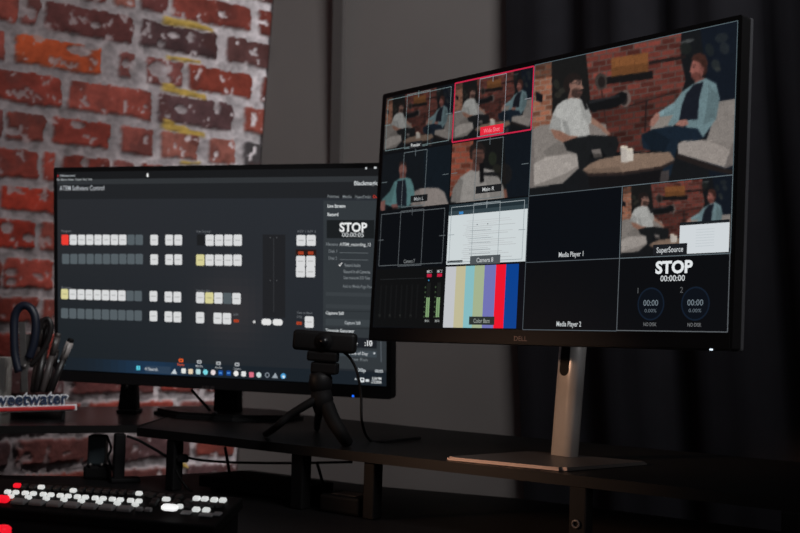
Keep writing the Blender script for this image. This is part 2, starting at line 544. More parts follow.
wb = from_bm('wall_back', bm, grey_mat()); wb['kind'] = 'structure'
GC = on_line(ga, gb, 1.3)
def on_grey(px, py): return on_plane(px, py, GC, GN)
# thin flat strip, darker than the grey wall behind it
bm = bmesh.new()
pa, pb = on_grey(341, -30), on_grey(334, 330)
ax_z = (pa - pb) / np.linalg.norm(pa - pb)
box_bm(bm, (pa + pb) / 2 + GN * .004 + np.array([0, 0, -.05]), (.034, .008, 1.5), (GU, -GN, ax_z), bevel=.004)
t = from_bm('wall_strip_1', bm, mat('dark_strip_grey', (82, 78, 77), .9, spec=.1, noise_amt=.05)); t['kind'] = 'structure'
# floor
me = D.meshes.new('floor'); me.from_pydata([(-3, -2.5, 0), (3, -2.5, 0), (3, 4, 0), (-3, 4, 0)], [], [(0, 1, 2, 3)])
fl = finish('floor', me, M['floor']); fl['kind'] = 'structure'

# black curtain
def curtain():
    top, mid, low = [on_plane(qx, qy, on_line(ga, gb, zz) + GN * .022, GN) for qx, qy, zz in ((506, -60, 1.75), (507, 90, 1.44), (523, 455, .73))]
    def edge(z):
        if z > mid[2]: return top + (mid - top) * ((z - top[2]) / (mid[2] - top[2]))
        return mid + (low - mid) * ((z - mid[2]) / (low[2] - mid[2]))
    nu, nv = 90, 24
    verts, faces = [], []
    for j in range(nv):
        z = .02 + 2.4 * j / (nv - 1)
        e = edge(z)
        for i in range(nu):
            t = 1.5 * i / (nu - 1)
            fold = .018 * math.sin(t * 34 + .4 * math.sin(z * 2)) + .008 * math.sin(t * 71 + z)
            p = e + GU * t + GN * (fold * min(1, .25 + t * 3) + .03 * min(1, t * 4))
            verts.append((p[0], p[1], z))
    for j in range(nv - 1):
        for i in range(nu - 1):
            a = j * nu + i; faces.append((a, a + 1, a + nu + 1, a + nu))
    me = D.meshes.new('curtain'); me.from_pydata(verts, [], faces)
    o = finish('curtain', me, M['curtain'], smooth=True)
    tag(o, 'black cloth curtain hanging behind the right monitor', 'curtain')
curtain()

# ------------------------------------------------------------------ desk and shelf risers
CORNER = on_line(ga, gb, DESK)
def desk():
    o = thing('desk', (0, 1.5, 0), 'dark corner desk under the shelf risers, lit control panel on it', 'desk')
    back = [on_z(*q, DESK)[:2] for q in ((525, 499), (375, 486), (250, 470), (130, 477), (-60, 474))]
    pts = [back[0] + GU[:2] * .75] + back + [(-1.25, 1.85), (-1.25, .95), (.2, .85), (.95, .72)]
    bm = bmesh.new()
    prism_bm(bm, [tuple(p) for p in pts], DESK - .03, DESK)
    from_bm('desk_top', bm, M['desk'], o)
    for x, y in ((-1.15, 1.05), (.85, .82), (.75, 1.35), (-1.15, 1.75)):
        box('leg', (x, y, (DESK - .03) / 2), (.05, .05, DESK - .03), M['blackmatte'], o, bevel=.004)
desk()

# right riser: front edge measured on the underside
fe = [on_z(137, 427.5, SHELF), on_z(370, 450, SHELF), on_z(600, 477, SHELF), on_z(800, 500, SHELF)]
A = fe[0]; Bp = fe[3]
RU = (Bp - A); RU[2] = 0; RU = RU / np.linalg.norm(RU)
RN = np.array([-RU[1], RU[0], 0])       # towards the wall
def shelf_right():
    o = thing('shelf_riser', (A + Bp) / 2 * np.array([1, 1, 0]) + np.array([0, 0, DESK]),
              'long glossy black shelf riser carrying both monitors and the webcam tripod', 'shelf')
    a2 = A + RU * .0
    mit = np.array([.02, .50, 0])
    end = A + RU * 1.05
    pts = [A, end, end + RN * .36, A + RU * .33 + RN * .36, A + mit]
    bm = bmesh.new()
    prism_bm(bm, [p[:2] for p in pts], SHELF - SH_T, SHELF)
    for f in bm.faces:
        f.material_index = 0 if f.normal.z > .5 else 1
    bm.normal_update()
    for f in bm.faces: f.material_index = 0 if f.normal.z > .5 else 1
    from_bm('shelf_board', bm, [M['shelf_matte'], M['shelfedge']], o)
    for px, pyt, w, dn in ((169.5, 440, .017, .012), (298, 454, .021, .008), (370, 462, .018, .008), (577, 487, .022, .012), (790, 512, .02, .012)):
        p = on_z(px, pyt, SHELF - SH_T) + RN * dn
        box('leg', (p[0], p[1], (DESK + SHELF - SH_T) / 2), (w, .02, SHELF - SH_T - DESK), M['blackmatte'], o, axes=(RU, RN, np.array([0, 0, 1.0])), bevel=.002)
    # screw rings on two legs
    for px, py in ((576, 524),):
        p = on_plane(px, py, on_z(577, 487, SHELF - SH_T) + RN * .0008, RN)
        bm = bmesh.new()
        pts = [p - RN * .001 + RU * .0042 * math.cos(k * math.pi / 8) + np.array([0, 0, .0042]) * math.sin(k * math.pi / 8) for k in range(17)]
        tube_bm(bm, pts, .0013, 6)
        from_bm('leg_screw', bm, M['pen_grey'], o)
shelf_right()

def shelf_left():
    L0 = on_z(-60, 426, SHELF); L1 = on_z(136, 425.2, SHELF)
    o = thing('shelf_riser', (L0 + L1) / 2 * np.array([1, 1, 0]) + np.array([0, 0, DESK]),
              'short glossy black shelf riser along the brick wall, pens and sign standing on it', 'shelf')
    lu = (L1 - L0); lu[2] = 0; lu /= np.linalg.norm(lu)
    ln = np.array([-lu[1], lu[0], 0])
    r = A + np.array([-.004, 0, 0]); L1 = r + np.array([0, max(0, L1[1] - r[1]), 0])
    pts = [L0 - lu * .25, r + np.array([-.0, .02, 0]), r + np.array([.018, .46, 0]), L0 - lu * .25 + ln * .30]
    pts[1] = L1 + np.array([-.002, 0, 0])
    bm = bmesh.new(); prism_bm(bm, [p[:2] for p in pts], SHELF - SH_T * .9, SHELF)
    bm.normal_update()
    for f in bm.faces: f.material_index = 0 if f.normal.z > .5 else 1
    from_bm('shelf_board', bm, [M['shelf'], M['shelfedge']], o)
    p = on_z(121, 434, SHELF - SH_T) + ln * .012
    bm = bmesh.new()
    box_bm(bm, (p[0], p[1], (DESK + SHELF - SH_T) / 2), (.017, .018, SHELF - SH_T - DESK - .001), (lu, ln, np.array([0, 0, 1.0])), bevel=.002)
    box_bm(bm, (p[0] + .010, p[1], DESK + .004), (.045, .03, .007), (lu, ln, np.array([0, 0, 1.0])), bevel=.002)
    from_bm('leg', bm, M['blackmatte'], o)
    p = L0 - lu * .2 + ln * .03
    box('leg', (p[0], p[1], (DESK + SHELF - SH_T) / 2), (.017, .018, SHELF - SH_T - DESK - .001), M['blackmatte'], o, axes=(lu, ln, np.array([0, 0, 1.0])), bevel=.002)
    return lu, ln
LU, LN = shelf_left()

# ------------------------------------------------------------------ left monitor
def monitor_left():
    w, h = .597, .336
    ow, oh = .6127, .3643
    c = CAM + np.array([-.30108, 1.91641, .05940])
    S0 = Screen(c, -.33907, -.0806, -.00332, ow, oh)
    S = Screen(S0.P(0, .0062), -.33907, -.0806, -.00332, w, h)
    foot = on_z(228, 417, SHELF)
    o = thing('computer_monitor', foot, 'left computer monitor showing switcher control software with rows of white buttons', 'monitor')
    bm = bmesh.new()
    box_bm(bm, S0.P(0, 0, -.011), (ow, .022, oh), S0.axes(), bevel=.004, edges='y', seg=3)
    from_bm('housing', bm, M['bezel'], o)
    bm = bmesh.new()
    box_bm(bm, S0.P(0, -.01, -.036), (ow * .55, .03, oh * .6), S0.axes(), bevel=.012)
    from_bm('back_cover', bm, M['blackmatte'], o)
    hb = S0.P(0, -oh / 2 + .0095, .0003)
    box('lower_bezel', hb, (ow - .006, .0008, .017), M['bezel_warm'], o, axes=S0.axes())
    # stand
    top = S0.P(0, -.06, -.05)
    bm = bmesh.new()
    up = top - foot; L = np.linalg.norm(up); up = up / L
    box_bm(bm, foot + up * L / 2, (.048, .024, L), (S.ux, np.cross(up, S.ux), up), bevel=.004, taper=.74)
    from_bm('stand_column', bm, M['blackmatte'], o)
    bm = bmesh.new()
    pl = []
    for k in range(8):
        a = 2 * math.pi * (k + .5) / 8
        pl.append((foot + S.ux * .128 * math.cos(a) * 1.06 + np.array([.370, .929, 0]) * .085 * math.sin(a))[:2])
    prism_bm(bm, pl, SHELF + .0006, SHELF + .011)
    bmesh.ops.bevel(bm, geom=[e for e in bm.edges if abs(e.verts[0].co.z - e.verts[1].co.z) < 1e-4 and e.verts[0].co.z > SHELF + .005], offset=.005, segments=2, affect='EDGES')
    from_bm('stand_base', bm, M['black'], o)
    # screw glint on the base
    # logo + light
    pn = Panel(S0); x, y = S0.px(208, 387.5); v, f = text_mesh('ASUS', .01)
    lx = v[:, 0].max()
    k = .0052 / .72
    me = D.meshes.new('logo'); me.from_pydata([tuple(S0.P(x + (p[0] - lx / 2) * k * 1.5, y - .0026 + p[1] * k, .0012)) for p in v], [], f)
    finish('logo', me, M['logo'], o)
    x, y = S0.px(353.2, 396)
    bm = bmesh.new(); box_bm(bm, S0.P(x, y, .0008), (.0034, .0012, .0028), S0.axes(), bevel=.0004)
    from_bm('power_light', bm, M['led_blue'], o)

    # ---- picture on the screen
    base = Panel(S); base.z = .0006
    nx, ny = 48, 27
    img = np.zeros((ny, nx, 3))
    for j in range(ny):
        t = (j + .5) / ny
        for i in range(nx):
            s_ = (i + .5) / nx
            cc = np.array([41, 43, 47.]) * (1 - .10 * t) + np.array([1, 3, 5.]) * s_
            warm_reflection = math.exp(-((s_ - .55) ** 2) / .01 - ((t - .68) ** 2) / .03)  # warm reflection on the glass, painted into the screen colour
            cc += np.array([14, 9, 7.]) * warm_reflection - np.array([9, 5, 4.]) * max(0, t - .35) * (1 - s_) * 1.6
            img[j, i] = cc
    base.grid(-w / 2, w / 2, -h / 2, h / 2, img)
    base.build('screen', o)
    scr = o.children[-1] if False else [ch for ch in o.children if ch.name.startswith('screen')][-1]
    U = lambda X, Y: S.px(X, Y)
    # title bars
    p = Panel(S); p.z = .0008
    def band(x0, y0, x1, y1, rgb, z=None):
        """rectangle in screen metres whose corners sit at two photo points"""
        a, b = U(x0, y0), U(x1, y1); p.rect(a[0], b[1], b[0], a[1], rgb, z)
    T = h / 2
    p.rect(-w / 2, T - .013, w / 2, T, (25, 26, 28)); p.rect(-w / 2, T - .021, w / 2, T - .0125, (48, 51, 54), .0009)
    p.rect(-w / 2, T - .046, w / 2, T - .021, (33, 35, 38), .0009)
    a = U(148, 175.2); p.rrect(a[0] - .0016, a[1] - .003, a[0] + .0016, a[1] + .003, .001, (235, 235, 235), .0012)
    for X, Y, r in ((58.3, 175.8, .0018),): a = U(X, Y); p.disc(a[0], a[1], r, (150, 40, 46), .0012)
    a = U(60, 176.8); p.text('ATEM Software Control', a[0], a[1], .0035, (170, 176, 180), .015, .0012, width=.031)
    a = U(57.2, 180.6); p.text('File  Macros  Stream  Output  View  Help', a[0], a[1], .0036, (165, 170, 172), .015, .0012, width=.070)
    a = U(60, 190.6); p.text('ATEM Software Control', a[0], a[1], .0085, (176, 180, 184), .004, .0012, width=.088)
    a = U(354.5, 185.2); p.text('Blackmagic', a[0], a[1], .0065, (200, 204, 206), .02, .0012); a2 = a
    a = U(371, 184.2); p.text('Design', a[0] + .004, a[1] - .001, .0055, (96, 100, 104), 0, .0012)
    for X, Y, ww in ((366.4, 168.2, .003), (375.5, 167.8, .0045)):
        a = U(X, Y); p.rrect(a[0] - ww / 2, a[1] - .0016, a[0] + ww / 2, a[1] + .0016, .0008, (190, 194, 196), .0012)
    p.build('title_bar', scr)

    # switcher buttons
    p = Panel(S); p.z = .0009
    WHT, GRY, RED, YEL = (214, 215, 216), (84, 93, 98), (232, 60, 50), (212, 206, 150)
    def key(X, Y, rgb, bw=.0143, bh=.0172, z=.0011):
        a = U(X, Y); q = Panel(S)
        q.rrect(a[0] - bw / 2, a[1] - bh / 2, a[0] + bw / 2, a[1] + bh / 2, .0022, rgb, z)
        if rgb in (WHT, YEL): q.rect(a[0] - bw * .3, a[1] - .0007, a[0] + bw * .3, a[1] + .0007, tuple(int(c * .8) for c in rgb), z + .0001)
        q.build('button', scr)
    def row(x0, y0, x1, y1, cols, **k):
        n = len(cols)
        for i, c in enumerate(cols):
            t = i / max(1, n - 1)
            if c: key(x0 + (x1 - x0) * t, y0 + (y1 - y0) * t, c, **k)
    row(65.5, 239.8, 139.5, 239.8, [RED] + [WHT] * 7 + [GRY] * 2)
    row(66, 258.9, 139.5, 259.0, [GRY] * 10)
    row(65, 294, 138.5, 296, [YEL] + [WHT] * 7 + [GRY] * 2)
    row(65, 313.2, 138.5, 315.6, [GRY] * 10)
    for X, ya, yb in ((154.5, 240, 259.5), (169.5, 240, 259.6), (178.5, 240, 259.6)): key(X, ya, WHT); key(X, yb, WHT)
    for X, ya, yb in ((153.8, 296.2, 316), (168.8, 296.8, 316.6), (177.6, 297, 317)): key(X, ya, WHT); key(X, yb, WHT)
    row(210, 240.2, 238, 240.2, [WHT] * 4, bw=.0150, bh=.0180)
    row(200.6, 260, 237.8, 260.2, [YEL] + [WHT] * 4, bw=.0150, bh=.0180)
    row(200.5, 297.6, 236.8, 298.6, [WHT, YEL, WHT, GRY, WHT], bw=.0150, bh=.0180)
    key(200.4, 317.6, WHT, .0150, .0180); row(218, 318.2, 227.2, 318.6, [WHT, WHT], bw=.0150, bh=.0180)
    a = U(201, 240); p.rect(a[0] - .007, a[1] - .009, a[0] + .007, a[1] + .009, (30, 31, 33), .001)
    # fader
    a, b = U(263, 234.5), U(285.5, 318); p.rect(a[0], b[1], b[0], a[1], (33, 34, 37), .001)
    a, b = U(274, 238), U(274, 312); p.line(a, b, .0012, (52, 54, 57), .0011)
    for X, Y in ((270.5, 237.5), (277, 237.5), (270.5, 280.5), (277, 280.5)): a = U(X, Y); p.disc(a[0], a[1], .0009, (90, 92, 94), .0012, 8)
    for X, Y in ((266.8, 321.9), (278, 322.2)):
        a = U(X, Y); p.rrect(a[0] - .0088, a[1] - .0050, a[0] + .0088, a[1] + .0050, .0045, (224, 224, 224), .0013)
    a = U(254.6, 321.8); p.disc(a[0], a[1], .0024, (200, 200, 200), .0012, 10)
    # right key groups
    for X, Y in ((301.4, 240.4), (311.4, 240.4), (301, 261.2), (311, 261.2), (300.8, 271.8), (310.8, 271.8)): key(X, Y, WHT, .0156, .0170)
    a, b = U(296, 249.5), U(316.5, 256); p.rect(a[0], b[1], b[0], a[1], (40, 26, 24), .001)
    for X, Y in ((301.2, 253), (311, 253), (236.6, 320.8), (299.4, 323.2)):
        a = U(X, Y); p.rrect(a[0] - .0046, a[1] - .0024, a[0] + .0046, a[1] + .0024, .001, (176, 68, 40), .0012)
        p.text('ON', a[0], a[1] - .0015, .003, (120, 30, 20), .01, .0013, 'c')
    key(309.5, 322, WHT, .0150, .0180)
    for txt, X, Y in (('Program', 62, 232), ('Preview', 62, 288.5), ('Next Transition', 197, 232.5), ('Transition Style', 196.5, 291.5), ('KEY 1', 298, 232.5), ('KEY 2', 308, 232.5), ('Fade to Black', 297.5, 313.6),
                      ('DSK', 234, 315.5), ('FTB', 297.5, 318)):
        a = U(X, Y); p.text(txt, a[0], a[1], .0036, (108, 112, 116), .004, .0012, width=min(.026, .0028 * len(txt)))
    # lower view tabs
    for X, Y, txt, c in ((181.3, 361.2, 'Switcher', (222, 90, 36)), (199.6, 362.6, 'Media', (170, 174, 178)), (218.8, 364, 'Audio', (170, 174, 178)), (237.4, 365.2, 'Camera', (170, 174, 178))):
        a = U(X, Y)
        p.rrect(a[0] - .0042, a[1] - .0015, a[0] + .0042, a[1] + .0042, .0015, c, .0011)
        p.rect(a[0] - .002, a[1] + .0003, a[0] + .002, a[1] + .0022, (40, 42, 46), .0012)
        p.text(txt, a[0], a[1] - .0072, .0036, c, .008, .0011, 'c', .013)
    p.build('switcher_legends', scr)

    # right palette
    p = Panel(S); p.z = .0009
    x0 = U(323.5, 250)[0]
    p.rect(x0, -h / 2 + .024, w / 2, T - .050, (50, 55, 59), .0008)
    for txt, X, Y, hh, c, b, wd in (('Palettes', 328, 197.8, .0046, (128, 134, 138), .005, .019), ('Media', 343, 198, .0046, (128, 134, 138), .005, .015), ('HyperDecks', 355.5, 198.2, .0046, (128, 134, 138), .005, .026),
                               ('Output', 373.2, 198, .0046, (214, 60, 40), .01, .017),
                               ('Live Stream', 327.8, 207.6, .0052, (214, 218, 220), .02, .030), ('Record', 327.8, 216, .0052, (214, 218, 220), .02, .018)):
        a = U(X, Y); p.text(txt, a[0], a[1], hh, c, b, .0012, width=wd)
    a, b = U(327, 220), U(374.5, 238.5); p.rect(a[0], b[1], b[0], a[1], (27, 30, 32), .0011)
    a = U(353.6, 231.6); p.text('STOP', a[0], a[1], .0140, (230, 232, 232), .03, .0014, 'c', .046)
    a = U(353.2, 236.9); p.text('00:00:05', a[0], a[1], .0072, (206, 210, 212), 0, .0014, 'c', .036)
    for txt, X, Y, c, wd in (('Filename', 326.5, 245.6, (116, 122, 126), .020), ('ATEM_recording_12', 340, 245.8, (200, 204, 206), .052), ('Disk 1', 329, 252.6, (112, 118, 122), .014), ('Disk 2', 329, 259.6, (112, 118, 122), .014),
                             ('Record Audio', 345, 266.6, (128, 134, 138), .026), ('Record in all Cameras', 344, 273, (128, 134, 138), .044), ('Use transmit ISO Files', 344, 279, (118, 124, 128), .044), ('Add to Media Page Pool', 343, 287.6, (112, 118, 122), .050),
                             ('Capture Still', 326.2, 314.2, (214, 218, 220), .030), ('Capture Still', 345, 324, (176, 182, 186), .026), ('Timecode Generator', 326, 331.6, (214, 218, 220), .048),
                             ('Time of Day', 349, 354.4, (196, 200, 204), .032), ('Free Run', 350, 360.4, (108, 114, 118), .030)):
        a = U(X, Y); p.text(txt, a[0], a[1], .0050, c, .012, .0013, width=wd)
    for ya in (252.5, 259.5):
        a, b = U(340, ya), U(368.5, ya + .6); p.line(a, b, .0009, (96, 102, 106), .0012)
    a, b, c_ = U(339.2, 264.4), U(340.2, 266), U(342.4, 262.6)
    p.line(a, b, .0011, (230, 230, 230), .0013); p.line(b, c_, .0011, (230, 230, 230), .0013)
    for y0, y1, c in ((292, 296.5, (58, 63, 67)), (304, 309, (56, 61, 65)), (318.5, 326.5, (58, 64, 68))):
        a, b = U(326, y0), U(383, y1 + .6); p.rect(a[0], b[1], min(b[0], w / 2 - .006), a[1], c, .0010)
    for y0 in (311, 328):
        a, b = U(324, y0), U(388, y0 + .8); p.line(a, b, .001, (38, 42, 45), .0011)
    a, b = U(329, 336.5), U(377, 348.5); p.rect(a[0], b[1], b[0], a[1], (28, 31, 36), .0011)
    a = U(365.0, 345.6); p.text(':10', a[0], a[1], .0085, (224, 226, 228), .025, .0014, width=.0125)
    a = U(340, 344.8); p.text('15:34', a[0], a[1], .0085, (224, 226, 228), .025, .0014, width=.03)
    a, b = U(340, 349.5), U(377, 357.5); p.rect(a[0], b[1], b[0], a[1], (60, 68, 74), .0011)
    a = U(374.6, 353.2); p.disc(a[0], a[1], .0017, (190, 196, 200), .0013, 8)
    a, b = U(381, 338), U(381.5, 362); p.line(a, b, .002, (78, 84, 90), .0012)
    p.build('record_palette', scr)

    # taskbar
    p = Panel(S); p.z = .0010
    img = np.zeros((3, 40, 3))
    for i in range(40):
        g = math.exp(-((i / 39 - .30) ** 2) / .02)
        img[:, i] = np.array([27, 34, 41.]) + np.array([2, 22, 44.]) * g * .8
    p.grid(-w / 2, w / 2, -h / 2, -h / 2 + .021, img, .0010)
    a = U(61.5, 362.2)
    p.rrect(a[0] - .006, a[1] - .0008, a[0] + .006, a[1] + .004, .002, (196, 208, 212), .0013); p.rrect(a[0] - .002, a[1] - .0052, a[0] + .008, a[1] - .0012, .0015, (120, 150, 156), .0013)
    a, b = U(146, 365.5), U(171, 374); p.rect(a[0], b[1], b[0], a[1], (44, 62, 82), .0012)
    a = U(138.8, 367.8); q = .0036
    for dx in (-1, 1):
        for dy in (-1, 1): p.rect(a[0] + dx * q / 2 - q * .46 + dx * .0002, a[1] + dy * q / 2 - q * .46, a[0] + dx * q / 2 + q * .46, a[1] + dy * q / 2 + q * .46, (90, 205, 226), .0014)
    a = U(146.5, 370.2); p.ring(a[0], a[1] + .0026, .002, .0008, (210, 214, 218), .0014, 12); p.text('Search', a[0] + .004, a[1], .0052, (200, 206, 212), .006, .0014, width=.018)
    for X, Y, kind, c in ((174.5, 371.2, 'tri', (196, 206, 212)), (184, 370.8, 'sq', (224, 226, 222)), (191, 371.4, 'sq', (226, 206, 176)), (198.6, 371.6, 'sq', (178, 214, 218)), (205.8, 372, 'd', (120, 214, 226)), (213.5, 372.4, 'd', (226, 214, 216)),
                          (221, 372.8, 'sq', (20, 70, 140)), (229, 373, 'sq', (20, 66, 136)), (236.4, 373.4, 'd', (232, 232, 230)), (244, 373.8, 'sq', (222, 224, 224)), (251.8, 374.6, 'sq', (214, 110, 130)), (259.2, 374.8, 'd', (196, 214, 214)),
                          (267.6, 375, 'r', (130, 140, 150)), (275.2, 375.4, 'tri', (150, 160, 168)), (283.6, 376, 'd', (80, 160, 214))):
        a = U(X, Y); s_ = .0041
        if kind == 'sq':
            p.rrect(a[0] - s_, a[1] - s_, a[0] + s_, a[1] + s_, .0015, c, .0013)
        elif kind == 'd': p.disc(a[0], a[1], s_ * 1.08, c, .0013, 14)
        elif kind == 'r': p.ring(a[0], a[1], s_, .0014, c, .0013, 16)
        else: p.poly([(a[0] - s_ * 1.3, a[1] - s_), (a[0] + s_ * 1.3, a[1] - s_), (a[0] + .001, a[1] + s_ * 1.1)], c, .0013)
    for X in (221, 229):
        a = U(X, 372.9); p.rect(a[0] - .0025, a[1] - .001, a[0] + .0025, a[1] + .001, (90, 150, 220), .0015)
    a = U(283.6, 376); p.disc(a[0] + .0008, a[1] - .001, .0022, (220, 235, 240), .0015, 10)
    for X, Y, r in ((356, 379, .0018),): a = U(X, Y); p.poly([(a[0] - .002, a[1] - .001), (a[0] + .002, a[1] - .001), (a[0], a[1] + .002)], (190, 196, 200), .0013)
    a = U(362.5, 380); p.rrect(a[0] - .0036, a[1] - .0032, a[0] + .0036, a[1] + .0036, .0012, (214, 218, 222), .0013); p.rect(a[0] - .0018, a[1] - .0005, a[0] + .0018, a[1] + .0022, (40, 46, 52), .0014)
    a = U(367.6, 380.4); p.rrect(a[0] - .003, a[1] - .002, a[0] + .003, a[1] + .002, .001, (206, 210, 214), .0013)
    a = U(377, 379.4); p.text('3:34 PM', a[0], a[1] - .0006, .0042, (214, 218, 220), .02, .0013, 'c', .015)
    a = U(376.6, 382.4); p.text('5/2/2024', a[0], a[1] - .0014, .0042, (214, 218, 220), .02, .0013, 'c', .017)
    a = U(371.5, 371.4); p.text('30p', a[0] - .0155, a[1] - .001, .0052, (190, 196, 200), .02, .0013, 'c', .013); p.text('00:05', a[0] + .013, a[1] - .001, .0046, (186, 192, 196), .02, .0013, 'c', .013)
    p.build('taskbar', scr)
    return S0
S_LEFT = monitor_left()

# ------------------------------------------------------------------ pictures for the multiview
def pip(X, Y, poly):
    n = len(poly); ins = np.zeros(X.shape, bool); j = n - 1
    for i in range(n):
        xi, yi = poly[i]; xj, yj = poly[j]
        if yi != yj:
            ins ^= ((yi > Y) != (yj > Y)) & (X < (xj - xi) * (Y - yi) / (yj - yi) + xi)
        j = i
    return ins

class Paint:
    def __init__(s, X, Y, bg): s.X, s.Y = X, Y; s.im = np.empty(X.shape + (3,)); s.im[:] = bg
    def poly(s, pts, rgb, a=1.0):
        m = pip(s.X, s.Y, pts); s.im[m] = s.im[m] * (1 - a) + np.array(rgb, float) * a
        return m
    def ell(s, cx, cy, rx, ry, rgb, a=1.0, ang=0):
        c, n = math.cos(math.radians(ang)), math.sin(math.radians(ang))
        dx, dy = s.X - cx, s.Y - cy
        m = ((dx * c + dy * n) / rx) ** 2 + ((-dx * n + dy * c) / ry) ** 2 < 1
        s.im[m] = s.im[m] * (1 - a) + np.array(rgb, float) * a
    def line(s, x0, y0, x1, y1, w, rgb):
        d = math.hypot(x1 - x0, y1 - y0); nx, ny = -(y1 - y0) / d * w / 2, (x1 - x0) / d * w / 2
        s.poly([(x0 - nx, y0 - ny), (x1 - nx, y1 - ny), (x1 + nx, y1 + ny), (x0 + nx, y0 + ny)], rgb)
    def bricks(s, pts, base, mortar, rh, bw, slope=0.0, seed=1):
        m = pip(s.X, s.Y, pts)
        x, y = s.X[m], s.Y[m] - slope * s.X[m]
        r = np.floor(y / rh); fx = x / bw + .5 * (r % 2); c = np.floor(fx)
        k = np.sin(r * 12.9898 + c * 78.233 + seed) * 43758.5453; k = k - np.floor(k)
        col = np.array(base, float)[None] * (.68 + .62 * k[:, None])
        mo = ((y / rh - r) < .22) | ((fx - c) < .10)
        col[mo] = np.array(mortar, float)
        s.im[m] = col
    def shade(s, pts, mul):
        m = pip(s.X, s.Y, pts); s.im[m] *= mul

def wide_shot(X, Y):
    """two people on cream chairs talking by a brick wall; coordinates of a 3.33x view of the big tile"""
    p = Paint(X, Y, (20, 22, 25))
    p.poly([(560, -40), (760, -60), (760, 560), (600, 560), (590, 200)], (16, 23, 34))
    p.bricks([(170, 20), (505, -20), (505, 130), (520, 200), (480, 330), (400, 440), (250, 440), (200, 300)], (112, 50, 42), (96, 74, 68), 19, 46, -.16, 2)
    p.shade([(200, 300), (500, 230), (480, 460), (240, 460)], .74)
    p.poly([(0, 120), (185, 90), (195, 180), (205, 300), (60, 330)], (24, 24, 24))
    p.bricks([(0, 60), (72, 40), (76, 350), (0, 375)], (150, 90, 66), (150, 122, 106), 17, 34, -.12, 5)
    p.shade([(0, 60), (72, 40), (74, 190), (0, 200)], .62)
    # plants
    for x, y, rx, ry, c in ((110, 235, 14, 9, (52, 50, 44)), (90, 215, 10, 16, (40, 42, 36)), (95, 250, 12, 10, (48, 46, 40)), (525, 72, 24, 6, (84, 88, 88)), (520, 95, 20, 20, (30, 34, 32)), (640, 60, 22, 16, (36, 42, 46)), (650, 95, 16, 20, (38, 44, 48)), (620, 150, 14, 18, (42, 48, 48)), (628, 165, 10, 8, (56, 60, 58)), (600, 100, 14, 22, (30, 36, 38))):
        p.ell(x, y, rx, ry, c, .8, -15)
    p.poly([(20, 238), (44, 250), (42, 276), (22, 270)], (18, 18, 22))
    # wood box on a shelf
    p.poly([(272, 128), (395, 108), (396, 176), (273, 194)], (140, 84, 44)); p.shade([(272, 160), (396, 142), (396, 176), (273, 194)], .82)
    p.line(300, 135, 302, 190, 2, (110, 64, 36)); p.line(350, 128, 351, 182, 2, (112, 66, 36))
    p.poly([(228, 196), (410, 170), (412, 196), (245, 216)], (22, 20, 21)); p.poly([(396, 138), (520, 118), (520, 128), (398, 150)], (34, 26, 26))
    p.ell(238, 205, 20, 28, (64, 56, 52)); p.ell(240, 207, 12, 19, (34, 28, 27))
    p.line(240, 235, 262, 400, 5, (60, 36, 32)); p.line(390, 265, 384, 372, 5, (36, 26, 26)); p.line(330, 288, 486, 240, 4, (42, 28, 28))
    # microphone on its arm
    p.ell(318, 262, 20, 28, (112, 96, 90)); p.ell(314, 264, 13, 21, (34, 30, 30))
    p.poly([(192, 268), (262, 262), (308, 238), (326, 246), (318, 272), (288, 292), (210, 308), (196, 296)], (17, 18, 20))
    p.poly([(196, 270), (300, 248), (300, 256), (198, 280)], (40, 42, 46), .7)
    # sofa behind right, left sofa
    p.poly([(405, 345), (440, 308), (482, 296), (492, 330), (470, 372), (402, 372)], (146, 138, 130))
    p.poly([(188, 336), (255, 348), (262, 395), (200, 400)], (140, 130, 124))
    p.poly([(8, 366), (40, 350), (82, 346), (112, 410), (190, 470), (110, 545), (0, 560)], (140, 132, 126))
    p.poly([(0, 300), (12, 362), (20, 560), (0, 560)], (120, 112, 108))
    p.poly([(14, 480), (60, 455), (150, 446), (188, 470), (120, 512), (15, 552)], (176, 167, 160)); p.shade([(100, 400), (130, 440), (60, 458), (45, 440)], .88)
    # right chair
    p.poly([(632, 272), (696, 262), (700, 470), (640, 440), (590, 400)], (142, 134, 128)); p.poly([(494, 412), (520, 400), (640, 400), (676, 412), (650, 492), (495, 446)], (162, 152, 145))
    p.poly([(676, 412), (692, 408), (690, 480), (650, 496)], (116, 108, 104)); p.poly([(490, 446), (650, 496), (690, 500), (690, 520), (600, 500), (490, 462)], (34, 28, 27))
    p.shade([(640, 400), (676, 412), (668, 432), (600, 404)], .85)
    # left person
    p.poly([(132, 240), (165, 240), (168, 270), (126, 272)], (132, 92, 80))
    p.poly([(113, 268), (140, 260), (166, 262), (190, 280), (206, 318), (212, 340), (196, 348), (202, 384), (122, 398), (104, 372), (64, 362), (78, 312), (92, 284)], (190, 190, 186))
    p.shade([(104, 372), (64, 362), (78, 318), (104, 330)], .86); p.shade([(165, 270), (190, 282), (208, 330), (196, 348), (180, 330)], .88); p.shade([(108, 330), (122, 398), (140, 394), (126, 340)], .85)
    p.poly([(70, 364), (102, 370), (132, 386), (160, 388), (164, 402), (146, 414), (112, 408), (84, 394)], (150, 106, 88))
    p.poly([(206, 322), (236, 344), (258, 366), (272, 384), (262, 384), (244, 372), (240, 364), (206, 346)], (158, 116, 98))
    p.ell(152, 216, 22, 32, (150, 108, 94), 1, 8); p.ell(156, 240, 17, 13, (92, 64, 56), .9)
    p.poly([(112, 222), (116, 196), (132, 180), (152, 176), (170, 186), (172, 200), (150, 200), (138, 212), (134, 240), (120, 242)], (32, 26, 25))
    p.poly([(170, 210), (181, 228), (170, 232)], (158, 114, 98)); p.poly([(142, 236), (150, 232), (178, 236), (172, 256), (152, 262), (140, 252)], (66, 48, 43))
